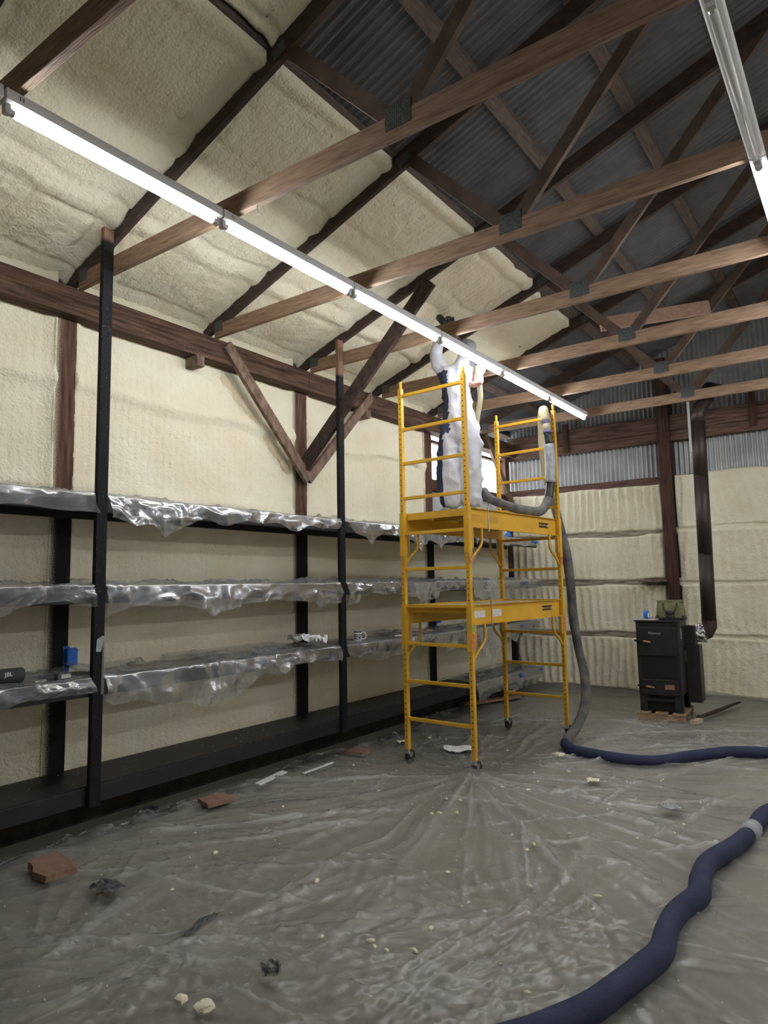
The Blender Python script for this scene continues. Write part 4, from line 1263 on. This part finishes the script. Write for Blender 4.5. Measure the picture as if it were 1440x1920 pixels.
tp = make('tape_roll', mb, 'bluetape', cat='tape roll', label='roll of blue masking tape standing on edge on the stove', smooth=False)
make('cardboard_core', MB().lathe((-2.375, 8.84, 1.255), [(0.034, -0.0235), (0.038, -0.0235), (0.038, 0.0235), (0.034, 0.0235), (0.034, -0.0235)], 28, 'x'), 'paper', tp)
# bits of wood by the stove
make('wood_offcut', MB().beam((-1.86, 8.58, 0.05), (-1.82, 8.78, 0.05), 0.07, 0.035, (1, 0, 0)), 'palewood', cat='wood offcut', label='short pale wood offcut on the floor in front of the stove pipe')
make('dark_stick', MB().tube([(-1.86, 8.83, 0.06), (-1.75, 9.4, 0.06), (-1.66, 9.85, 0.07), (-1.6, 10.1, 0.075)], [0.022, 0.026, 0.022, 0.014], 6), 'brace_dark', cat='stick', label='long dark wooden stick lying behind the stove by the foam wall')

# ------------------------------------------------------------------ spray hose
hose = thing('spray_hose', 'thick navy sleeved spray hose running from worker over scaffold and across floor', 'hose', (-2.0, 6.0, 0))
def hose_part(name, pts, r, mat, seed, wob=0.1, step=0.03, n=14, label=None):
    P = spline(pts, step)
    rr = []
    for i, p in enumerate(P):
        s = i * step
        rr.append(r * (1 + wob * (math.sin(s * 9 + seed) * 0.5 + math.sin(s * 4.3 + seed * 2.1) * 0.5)))
    return make(name, MB().tube(P, rr, n), mat, hose, smooth=True, label=label)
hand_up = [(-3.27, 6.29, 3.97), (-3.285, 6.33, 3.85), (-3.33, 6.45, 3.66), (-3.44, 6.55, 3.4), (-3.50, 6.58, 2.95), (-3.42, 6.56, 2.68), (-3.30, 6.50, 2.6)]
hose_part('hose_sleeve', hand_up, 0.03, 'hose_tan', 1)
hose_part('hose_sleeve', [(-3.38, 6.55, 2.66), (-3.26, 6.46, 2.565), (-3.13, 6.5, 2.495), (-3.02, 6.68, 2.445), (-2.96, 6.92, 2.435), (-2.94, 7.1, 2.48), (-2.925, 7.22, 2.6)], 0.05, 'hose_worn', 2)
hose_part('hose_sleeve', [(-2.925, 7.22, 2.6), (-2.915, 7.255, 2.72), (-2.91, 7.26, 2.8)], 0.046, 'hose_black', 3, 0.04)
hose_part('tape_wrap', [(-2.91, 7.26, 2.79), (-2.895, 7.255, 3.0), (-2.9, 7.245, 3.22)], 0.058, 'ducttape', 4, 0.05)
hose_part('coupling', [(-2.9, 7.245, 3.215), (-2.91, 7.24, 3.36)], 0.044, 'hose_black', 5, 0.02)
hose_part('tape_wrap', [(-2.91, 7.24, 3.35), (-2.912, 7.24, 3.38)], 0.05, 'purpletape', 6, 0.0)
hose_part('hose_sleeve', [(-2.912, 7.24, 3.38), (-2.92, 7.24, 3.46)], 0.046, 'hose_tan', 6, 0.0)
hose_part('tape_wrap', [(-2.92, 7.24, 3.455), (-2.925, 7.243, 3.49)], 0.05, 'purpletape', 6, 0.0)
hose_part('hose_sleeve', [(-2.925, 7.243, 3.485), (-2.95, 7.26, 3.58), (-2.975, 7.31, 3.625), (-3.0, 7.375, 3.645), (-3.04, 7.44, 3.605), (-3.06, 7.47, 3.5), (-3.06, 7.475, 3.2), (-3.03, 7.49, 2.9), (-2.99, 7.5, 2.65)], 0.056, 'hose_tan', 7, 0.05)
hose_part('hose_sleeve', [(-2.99, 7.5, 2.66), (-2.91, 7.52, 2.25), (-2.86, 7.52, 1.98), (-2.82, 7.5, 1.6), (-2.81, 7.5, 1.3), (-2.76, 7.48, 0.95), (-2.70, 7.47, 0.65), (-2.68, 7.4, 0.38), (-2.70, 7.2, 0.18), (-2.72, 6.98, 0.085), (-2.69, 6.80, 0.06)], 0.05, 'hose_worn', 8)
floor_pts = [(-2.69, 6.80, 0.06), (-2.58, 6.64, 0.055), (-2.39, 6.55, 0.055), (-2.07, 6.50, 0.055), (-1.85, 6.55, 0.055), (-1.70, 6.66, 0.055), (-1.56, 6.9, 0.055), (-1.40, 7.13, 0.055), (-1.23, 7.31, 0.055), (-0.97, 7.42, 0.055), (-0.5, 7.6, 0.055),
             (0.1, 7.7, 0.055), (0.7, 7.4, 0.055), (0.95, 6.8, 0.055), (0.6, 6.3, 0.055), (0.0, 6.15, 0.055), (-0.5, 5.95, 0.055), (-0.745, 5.62, 0.055), (-0.79, 5.25, 0.055), (-0.81, 4.97, 0.055)]
hose_part('hose_sleeve', floor_pts, 0.052, 'hose_blue', 9, 0.08, 0.04)
hose_part('tape_wrap', [(-0.795, 5.17, 0.057), (-0.805, 5.02, 0.057)], 0.058, 'ducttape', 10, 0.02)
near_pts = [(-0.81, 4.99, 0.056), (-0.855, 4.72, 0.056), (-0.925, 4.42, 0.056), (-0.915, 4.15, 0.056), (-0.885, 3.95, 0.056), (-0.93, 3.70, 0.056), (-0.93, 3.5, 0.056), (-0.905, 3.28, 0.056), (-0.935, 3.1, 0.056), (-0.98, 2.9, 0.056), (-1.03, 2.70, 0.056), (-1.13, 2.48, 0.056), (-1.3, 2.2, 0.056), (-1.4, 1.7, 0.056)]
hose_part('hose_sleeve', near_pts, 0.055, 'hose_blue', 11, 0.06, 0.02, 20)

# ------------------------------------------------------------------ worker
wk = thing('person', 'person in white coverall with navy panel spraying foam overhead from the scaffold', 'person', (-3.513, 6.277, 2.375))
def skin_body(nodes, edges, root):
    me = bpy.data.meshes.new('skin_tmp')
    names = list(nodes)
    me.from_pydata([nodes[k][0] for k in names], [(names.index(a), names.index(b)) for a, b in edges], [])
    o = bpy.data.objects.new('skin_tmp', me)
    COL.objects.link(o)
    o.modifiers.new('skin', 'SKIN').use_smooth_shade = True
    sd = o.modifiers.new('sub', 'SUBSURF')
    sd.levels = 3
    sd.render_levels = 3
    for i, k in enumerate(names):
        r = nodes[k][1]
        me.skin_vertices[0].data[i].radius = r if isinstance(r, tuple) else (r, r)
        me.skin_vertices[0].data[i].use_root = (k == root)
    dg = bpy.context.evaluated_depsgraph_get()
    out = bpy.data.meshes.new_from_object(o.evaluated_get(dg))
    bpy.data.objects.remove(o, do_unlink=True)
    return out
Nn = {
    'pelvis': ((-3.505, 6.29, 3.345), (0.2, 0.165)), 'waist': ((-3.51, 6.285, 3.55), (0.19, 0.16)), 'chest': ((-3.535, 6.28, 3.76), (0.175, 0.15)),
    'upper': ((-3.50, 6.29, 3.917), (0.125, 0.11)), 'neck': ((-3.43, 6.30, 4.04), 0.075), 'head': ((-3.385, 6.295, 4.17), 0.105), 'crown': ((-3.345, 6.29, 4.275), 0.088),
    'hipL': ((-3.60, 6.256, 3.20), 0.155), 'kneeL': ((-3.605, 6.224, 2.90), 0.142), 'ankL': ((-3.612, 6.224, 2.55), 0.13), 'footL': ((-3.62, 6.214, 2.45), 0.09),
    'hipR': ((-3.415, 6.319, 3.20), 0.155), 'kneeR': ((-3.415, 6.319, 2.90), 0.142), 'ankR': ((-3.415, 6.330, 2.55), 0.13), 'footR': ((-3.405, 6.330, 2.45), 0.09),
    'shL': ((-3.63, 6.224, 3.92), 0.095), 'elL': ((-3.735, 6.20, 4.15), 0.08), 'foL': ((-3.66, 6.17, 4.27), 0.066), 'wrL': ((-3.54, 6.14, 4.35), 0.048),
    'shR': ((-3.392, 6.372, 3.938), 0.085), 'elR': ((-3.27, 6.44, 4.07), 0.066), 'foR': ((-3.255, 6.39, 4.00), 0.055), 'wrR': ((-3.27, 6.345, 3.91), 0.042)}
Ee = [('pelvis', 'waist'), ('waist', 'chest'), ('chest', 'upper'), ('upper', 'neck'), ('neck', 'head'), ('head', 'crown'), ('pelvis', 'hipL'), ('hipL', 'kneeL'), ('kneeL', 'ankL'), ('ankL', 'footL'),
      ('pelvis', 'hipR'), ('hipR', 'kneeR'), ('kneeR', 'ankR'), ('ankR', 'footR'), ('upper', 'shL'), ('shL', 'elL'), ('elL', 'foL'), ('foL', 'wrL'), ('upper', 'shR'), ('shR', 'elR'), ('elR', 'foR'), ('foR', 'wrR')]
bm_ = skin_body(Nn, Ee, 'pelvis')
co = np.zeros(len(bm_.vertices) * 3, np.float32)
bm_.vertices.foreach_get('co', co)
co = co.reshape(-1, 3).astype(np.float64)
nr_ = np.zeros(len(bm_.vertices) * 3, np.float32)
bm_.vertices.foreach_get('normal', nr_)
nr_ = nr_.reshape(-1, 3)
fold_ = 0.035 * (ridge(vn(co[:, 0] * 9 + co[:, 1] * 7, co[:, 2] * 5 + co[:, 0] * 4, 90), 3) - 0.3) + 0.02 * (ridge(vn(co[:, 0] * 22 + co[:, 1] * 18, co[:, 2] * 11 + co[:, 0] * 9, 91), 3) - 0.3)
orig = co.copy()
fold_ *= 0.75 * (1 - sstep(3.95, 4.08, co[:, 2]))
co += nr_ * fold_[:, None]
co -= np.array((-3.513, 6.277, 2.375))
bm_.vertices.foreach_set('co', co.reshape(-1).astype(np.float32))
bm_.materials.clear()
for k in ('suit', 'navy', 'hood'):
    bm_.materials.append(M[k])
back = Vector((-0.9, -0.43, 0)).normalized()
for p in bm_.polygons:
    c = Vector(orig[list(p.vertices)].mean(0))
    p.use_smooth = True
    if c.z > 3.25:
        q, lim = c - Vector((-3.52, 6.285, 0)), 0.085
    else:
        q, lim = c - Vector((-3.612, 6.224, 0)), 0.05
    q.z = 0
    if c.z > 4.04 and -3.5 < c.x < -3.2 and c.y > 6.2:
        p.material_index = 2
    elif c.z < 3.93 and q.dot(back) > lim and c.x < -3.5:
        p.material_index = 1
bm_.name = 'coverall_body'
body = link('coverall_body', bm_, wk)
def glove(name, wrist, direction, palm_n, mat, s=1.0, curl=0.9, thumb=1):
    """palm and five curled fingers, joined at the wrist"""
    d = Vector(direction).normalized()
    n_ = Vector(palm_n)
    n_ = (n_ - d * n_.dot(d)).normalized()
    sd = d.cross(n_) * thumb
    w0 = Vector(wrist)
    mb = MB()
    mb.tube([w0 - d * 0.05 * s, w0, w0 + d * 0.03 * s, w0 + d * 0.07 * s, w0 + d * 0.095 * s], [0.034 * s, 0.03 * s, 0.038 * s, 0.043 * s, 0.036 * s], 10)
    for k in range(4):
        off = sd * (0.03 - 0.02 * k) * s
        Lf = (0.075, 0.085, 0.08, 0.062)[k] * s
        p0 = w0 + d * 0.08 * s + off
        pts = [p0]
        ang = 0.2
        for j in range(3):
            ang += curl * 0.6
            pts.append(pts[-1] + (d * math.cos(ang) + n_ * math.sin(ang)) * Lf * (0.42, 0.33, 0.25)[j])
        mb.tube(spline(pts, 0.008), 0.0105 * s, 8)
    p0 = w0 + d * 0.02 * s + sd * 0.032 * s
    pts = [p0, p0 + (d * 0.5 + sd * 0.8 + n_ * 0.3).normalized() * 0.035 * s, p0 + (d * 0.8 + sd * 0.5 + n_ * 0.8).normalized() * 0.07 * s]
    mb.tube(spline(pts, 0.008), 0.0125 * s, 8)
    return make(name, mb, mat, wk, smooth=True)
glove('glove', (-3.52, 6.135, 4.36), (0.55, -0.2, 0.75), (-0.9, 0.2, 0.2), 'glove', 1.15, 1.0, -1)
glove('glove', (-3.275, 6.33, 3.90), (-0.05, -0.15, -1), (-0.6, -0.2, 0.0), 'redglove', 1.35, 1.1, 1)
for fx, fy_ in ((-3.62, 6.18), (-3.405, 6.29)):
    mb = MB().blob((fx, fy_, 2.375 + 0.05), (0.055, 0.13, 0.05), 3, (14, 8), 0.08)
    make('boot_cover', mb, 'boot', wk, smooth=True)
mb = MB().blob((-3.445, 6.35, 4.19), (0.055, 0.06, 0.05), 5, (12, 8), 0.05)
make('respirator', mb, 'gun', wk, smooth=True)
for sx in (-1, 1):
    make('goggles', MB().cyl((-3.43 + 0.035 * sx, 6.36, 4.25 + 0.012 * sx), (-3.44 + 0.035 * sx, 6.39, 4.275 + 0.012 * sx), 0.027, 14), 'tube_off', wk)
gun = thing('spray_gun', 'dark spray gun held up against the roof by the worker', 'spray gun', (-3.53, 6.08, 4.40))
make('barrel', MB().tube([(-3.52, 6.09, 4.41), (-3.555, 6.085, 4.455), (-3.60, 6.08, 4.515)], [0.036, 0.04, 0.038], 14), 'gun', gun, smooth=True)
make('nozzle', MB().cyl((-3.60, 6.08, 4.515), (-3.615, 6.08, 4.535), 0.022, 12, 0.012), 'steel', gun)
make('grip', MB().tube([(-3.52, 6.09, 4.43), (-3.475, 6.10, 4.455), (-3.43, 6.11, 4.46)], [0.022, 0.024, 0.022], 10), 'gun', gun, smooth=True)
make('supply_line', MB().tube(spline([(-3.52, 6.09, 4.42), (-3.46, 6.06, 4.34), (-3.40, 6.12, 4.25), (-3.30, 6.20, 4.12), (-3.265, 6.27, 4.03), (-3.27, 6.30, 3.95)], 0.03), 0.016, 8), 'hose_worn', gun, smooth=True)

# ------------------------------------------------------------------ things on the shelves
ZS = [z + FH + 0.018 for z in SH]
spk = thing('portable_speaker', 'dark grey cylindrical portable speaker on the second-lowest shelf', 'speaker', (-4.52, 2.14, ZS[1]))
ax = Vector((0.12, 0.99, 0)).normalized()
sc = Vector((-4.52, 2.14, ZS[1] + 0.05))
make('speaker_body', MB().tube([sc - ax * 0.13, sc - ax * 0.122, sc + ax * 0.122, sc + ax * 0.13], [0.04, 0.046, 0.046, 0.04], 24), 'speaker', spk, smooth=True)
make('end_ring', MB().tube([sc + ax * 0.125, sc + ax * 0.132], [0.041, 0.038], 24), 'rubber', spk)
fx_ = Vector((0.99, -0.12, 0))
text_obj('lettering', 'JBL', 0.036, 'paper', spk, frame_mtx(sc + ax * 0.03 + fx_ * 0.0445 + Vector((0, 0, 0.012)), ax, Vector((-0.25, 0.03, 1))), 0.002)
make('key_bunch', MB().box((-4.44, 2.30, ZS[1]), (-4.41, 2.34, ZS[1] + 0.008)).box((-4.43, 2.335, ZS[1]), (-4.405, 2.37, ZS[1] + 0.01)).cyl((-4.42, 2.34, ZS[1]), (-4.42, 2.34, ZS[1] + 0.006), 0.014, 10), 'badge', cat='keys', label='small bunch of keys beside the dark speaker on the shelf')
tm = thing('tape_measure', 'small grey boxy gadget lying on shelf plastic near the first front post', 'gadget', (-4.42, 2.49, ZS[1]))
make('case', MB().box((-4.45, 2.44, ZS[1]), (-4.39, 2.53, ZS[1] + 0.04)), 'tape_dark', tm, bevel=0.008)
make('face_plate', MB().box((-4.391, 2.46, ZS[1] + 0.006), (-4.387, 2.525, ZS[1] + 0.032)), 'badge', tm)
def taped_box(y, z, label):
    t_ = thing('outlet_box', label, 'outlet box', (-4.87, y, z))
    make('box', MB().box((-4.9, y - 0.04, z - 0.06), (-4.85, y + 0.045, z + 0.07)), 'bluetape', t_, bevel=0.012)
    make('tape_flap', MB().prism([(-4.898, y - 0.045, z - 0.1), (-4.898, y + 0.0, z - 0.1), (-4.898, y + 0.0, z + 0.085), (-4.898, y - 0.05, z + 0.085)], (0.004, 0, 0)), 'bluetape', t_)
taped_box(2.80, 1.19, 'blue taped outlet box on the wall post beside the first front post')
taped_box(8.0, 1.22, 'outlet box wrapped in blue masking tape on the wall post behind the scaffold')
mug = thing('mug', 'white mug with dark blue print on the second-lowest shelf', 'mug', (-4.5, 5.75, ZS[1]))
mb = MB().lathe((-4.5, 5.75, ZS[1] + 0.002), [(0.001, 0), (0.04, 0), (0.041, 0.004), (0.042, 0.094), (0.040, 0.096), (0.038, 0.094), (0.037, 0.008), (0.001, 0.008)], 28)
make('cup', mb, 'white', mug, smooth=True)
make('rim', MB().lathe((-4.5, 5.75, ZS[1] + 0.086), [(0.0422, 0), (0.0428, 0.011), (0.039, 0.012), (0.037, 0)], 28), 'gun', mug, smooth=True)
make('print_band', MB().add(*(lambda A: ([(-4.5 + 0.0425 * math.cos(a), 5.75 + 0.0425 * math.sin(a), ZS[1] + h) for a in A for h in (0.014, 0.07)], [(2 * i, 2 * i + 2, 2 * i + 3, 2 * i + 1) for i in range(len(A) - 1)]))([-2.0 + 0.12 * i for i in range(20)])), 'mug_print', mug, smooth=True)
make('handle', MB().tube(spline([(-4.47, 5.775, ZS[1] + 0.08), (-4.445, 5.80, ZS[1] + 0.085), (-4.435, 5.812, ZS[1] + 0.05), (-4.445, 5.80, ZS[1] + 0.018), (-4.47, 5.775, ZS[1] + 0.02)], 0.012), 0.006, 8), 'white', mug, smooth=True)

def crumple(name, c, size, seed, mat, label, cat, amp=0.03, group=None, nn=16):
    t = np.linspace(-1, 1, nn)
    U, V = np.meshgrid(t, t, indexing='ij')
    Z = amp * ridge(fbm(U * 2.2 + seed, V * 2.2, seed, 3), 1.5) + 0.004
    rag = 1 + 0.18 * (vn(U * 3 + 9, V * 3, seed + 2) - 0.5)
    P = np.stack([U * size[0] * rag, V * size[1] * rag, Z], -1)
    o = setmesh_grid(name, P, mat, smooth=False)
    o.location = c
    o.rotation_euler = (0, 0, seed * 0.7)
    return tag(o, label, cat, group)
crumple('paper_towel', (-4.47, 4.93, ZS[1] + 0.012), (0.1, 0.2), 2, 'paper', 'crumpled white paper towel on the shelf left of the second front post', 'paper', 0.11)
make('screwdriver', MB().tube([(-4.45, 7.02, ZS[1] + 0.02), (-4.445, 7.06, ZS[1] + 0.02), (-4.435, 7.13, ZS[1] + 0.02)], [0.014, 0.017, 0.012], 10), 'woodhandle', cat='tool', label='short wooden handled tool lying on the shelf behind the scaffold', smooth=True)
make('pencil', MB().cyl((-4.42, 6.32, ZS[1] + 0.012), (-4.40, 6.52, ZS[1] + 0.012), 0.006, 6), 'paper', cat='stick', label='thin white stick on the shelf right of the mug')
# torn film and paper on the near post
make('torn_film_strip', MB().prism([(XP + 0.042, 2.70, 0.98), (XP + 0.042, 2.722, 0.98), (XP + 0.05, 2.722, 1.30), (XP + 0.05, 2.70, 1.34)], (0.003, 0.0, 0)), 'film_shelf', cat='plastic strip', label='narrow torn plastic strip hanging on the first front post')
make('paper_tag', MB().prism([(XP + 0.044, 2.655, 1.27), (XP + 0.044, 2.69, 1.265), (XP + 0.05, 2.715, 1.36), (XP + 0.05, 2.70, 1.375), (XP + 0.044, 2.66, 1.35)], (0.004, 0.0, 0)), 'ducttape', cat='tag', label='folded grey tag stuck on the first front post')
# blue tape bits at the far shelf ends
for i, (lev, yy, ww, hh) in enumerate(((3, 9.35, 0.12, 0.03), (3, 9.9, 0.22, 0.04), (2, 9.6, 0.07, 0.05), (2, 10.14, 0.03, 0.07), (1, 9.45, 0.07, 0.04), (0, 9.3, 0.1, 0.06), (0, 10.05, 0.06, 0.04))):
    z = SH[lev] + FH - 0.02
    make('tape_strip', MB().prism([(XP + 0.06, yy, z - hh * 0.6), (XP + 0.06, yy + ww, z - hh), (XP + 0.055, yy + ww * 1.05, z), (XP + 0.055, yy + ww * 0.1, z + hh * 0.3)], (0.003, 0, 0)), 'bluetape', cat='tape',
         label='blue tape strip on the %s shelf plastic behind the scaffold%s' % (lv[lev], ('', ', nearer back wall', '', ', nearer back wall', '', '', ', nearer back wall')[i]), group='blue tape strips on the shelf plastic')
make('tape_tent', MB().add([(-4.5, 9.25, ZS[3]), (-4.5, 9.62, ZS[3]), (-4.44, 9.4, ZS[3] + 0.1), (-4.42, 9.35, ZS[3] + 0.02)], [(0, 1, 2), (0, 2, 3), (1, 3, 2), (0, 3, 1)]), 'bluetape', cat='tape', label='peaked piece of blue tape standing up on the far top shelf')
make('bracket_hook', MB().box((-4.12, 10.42, 3.86), (-4.075, 10.455, 4.02)).beam((-4.1, 10.43, 4.0), (-4.15, 10.43, 4.06), 0.03, 0.02).beam((-4.1, 10.43, 4.0), (-4.04, 10.43, 4.06), 0.03, 0.02), 'rubber', cat='bracket', label='small black forked bracket on the gable beam by the corner')

# ------------------------------------------------------------------ things on the floor
b1 = [(-4.27, 2.22), (-4.30, 2.41), (-4.12, 2.39), (-3.95, 2.35), (-3.97, 2.17), (-4.10, 2.16), (-4.17, 2.20), (-4.22, 2.215)]
make('wood_block', MB().prism([(a, b, 0.03) for a, b in b1], (0, 0, 0.042)), 'newwood', cat='wood block', label='reddish cut wood block holding the plastic at the lower left', bevel=0.003)
make('wood_block', MB().prism([(a, b, 0.03) for a, b in ((-4.41, 3.6), (-4.37, 3.82), (-4.19, 3.78), (-4.23, 3.55))], (0, 0, 0.035)), 'newwood', cat='wood block', label='flat reddish wood block at the plastic edge below the shelving', bevel=0.003)
make('wood_block', MB().prism([(a, b, 0.02) for a, b in ((-4.42, 5.42), (-4.42, 5.6), (-4.24, 5.6), (-4.22, 5.44))], (0, 0, 0.04)), 'newwood', cat='wood block', label='small reddish wood block on the floor near the second front post', bevel=0.003)
make('wood_board', MB().beam((-4.72, 8.3, 0.05), (-4.35, 9.3, 0.05), 0.12, 0.03, (0.9, -.3, 0)), 'newwood', cat='board', label='reddish board on the floor under the shelves behind the scaffold')
make('white_trim_piece', MB().prism([(a, b, 0.055) for a, b in ((-4.33, 4.12), (-4.27, 4.12), (-4.35, 4.53), (-4.42, 4.53))], (0, 0, 0.012)), 'white', cat='trim', label='wide white trim strip on the floor plastic, nearer the camera')
make('white_trim_piece', MB().prism([(a, b, 0.04) for a, b in ((-4.25, 4.62), (-4.23, 4.62), (-4.25, 5.04), (-4.27, 5.04))], (0, 0, 0.012)), 'white', cat='trim', label='thin white trim strip on the floor plastic, further from the camera')
mb = MB().lathe((-4.56, 3.28, 0.0), [(0.03, 0.004), (0.055, 0.004), (0.055, 0.052), (0.03, 0.052), (0.03, 0.004)], 24)
make('tape_roll', mb, 'tape_dark', cat='tape roll', label='roll of dark grey tape lying on the concrete below the shelving')
crumple('paper_sheet', (-3.52, 6.1, 0.03), (0.1, 0.15), 3, 'paper', 'white paper scrap on the floor under the scaffold', 'paper', 0.03)
def chunk(c, s, seed, label):
    make('foam_chunk', MB().blob((c[0], c[1], 0.03), (s, s * 0.8, 0.018), seed, (9, 6), 0.7), 'crumb', cat='foam chunk', label=label)
chunk((-2.62, 6.47), 0.07, 1, 'pale foam chunk on the floor where the hose bends')
chunk((-2.3, 1.93), 0.05, 2, 'long pale foam chunk at the bottom edge of the picture')
chunk((-2.42, 1.9), 0.03, 3, 'smaller pale foam chunk at the bottom edge of the picture')
chunk((-4.52, 6.4), 0.05, 4, 'pale foam chunk on bare concrete under the shelves')
chunk((-4.62, 5.25), 0.035, 5, 'pale foam chunk by the foot of the second wall post')
crumple('foam_flake', (-2.05, 5.75, 0.03), (0.05, 0.05), 5, 'crumb', 'thin pale foam flake in the middle of the floor plastic', 'foam flake', 0.02)
crumple('foam_flake', (-4.2, 6.1, 0.03), (0.05, 0.04), 6, 'crumb', 'thin pale foam flake left of the scaffold wheels', 'foam flake', 0.02)
for i, (c, s, lb) in enumerate((((-2.79, 2.3), (0.12, 0.025), 'dark tape piece gathering the plastic at the lower left'), ((-2.23, 2.22), (0.05, 0.04), 'small dark tape patch near the bottom centre'),
                                ((-3.57, 2.3), (0.09, 0.06), 'crumpled dark tape under the plastic beside the wood block'), ((-1.34, 5.31), (0.06, 0.05), 'curled grey tape scrap on the plastic near the foreground hose'))):
    crumple('tape_scrap', (c[0], c[1], 0.045), s, 7 + i, 'tape_dark' if i < 3 else 'ducttape', lb, 'tape scrap', 0.03, nn=10)
# crumbs
rnd = random.Random(11)
crumb_mesh = []
for k in range(4):
    mb = MB().blob((0, 0, 0), (0.011, 0.009, 0.008), 20 + k, (7, 5), 0.6)
    me = bpy.data.meshes.new('foam_crumb')
    me.from_pydata(mb.v, [], mb.f)
    me.polygons.foreach_set('use_smooth', [True] * len(me.polygons))
    me.materials.append(M['crumb'])
    crumb_mesh.append(me)
for k in range(60):
    while True:
        px, py = rnd.uniform(-4.2, -0.9), rnd.uniform(1.7, 6.5)
        if px + 0.5 * py < 1.9 and py > 1.2 - 0.35 * px: break
    o = link('foam_crumb', crumb_mesh[k % 4])
    o.location = (px, py, 0.036)
    s = rnd.uniform(0.6, 1.5)
    o.scale = (s * rnd.uniform(0.8, 1.7), s, s)
    o.rotation_euler = (0, 0, rnd.uniform(0, 6))
    tag(o, 'small pale foam crumb scattered on the floor plastic', 'foam crumb', 'foam crumbs on the floor plastic')
mb = MB()
for k in range(900):
    px, py = rnd.uniform(-4.8, -0.6), rnd.uniform(1.5, 9.5)
    r = rnd.uniform(0.0015, 0.0045)
    mb.blob((px, py, 0.034 if px > -4.4 else 0.004), (r, r, r), k, (4, 3), 0.3)
make('foam_dust', mb, 'crumb', cat='foam dust', label='fine specks of pale foam dust over the floor', kind='stuff')
mb = MB()
for k in range(160):
    lev = rnd.choice((0, 0, 0, 1, 1))
    py = rnd.uniform(2.0, 7.5)
    r = rnd.uniform(0.0015, 0.004)
    mb.blob((rnd.uniform(-4.85, XP), py, SH[lev] + FH + (0.003 if lev == 0 else 0.02)), (r, r, r), k, (4, 3), 0.3)
make('foam_dust', mb, 'crumb', cat='foam dust', label='fine specks of pale foam dust on the black shelves', kind='stuff')
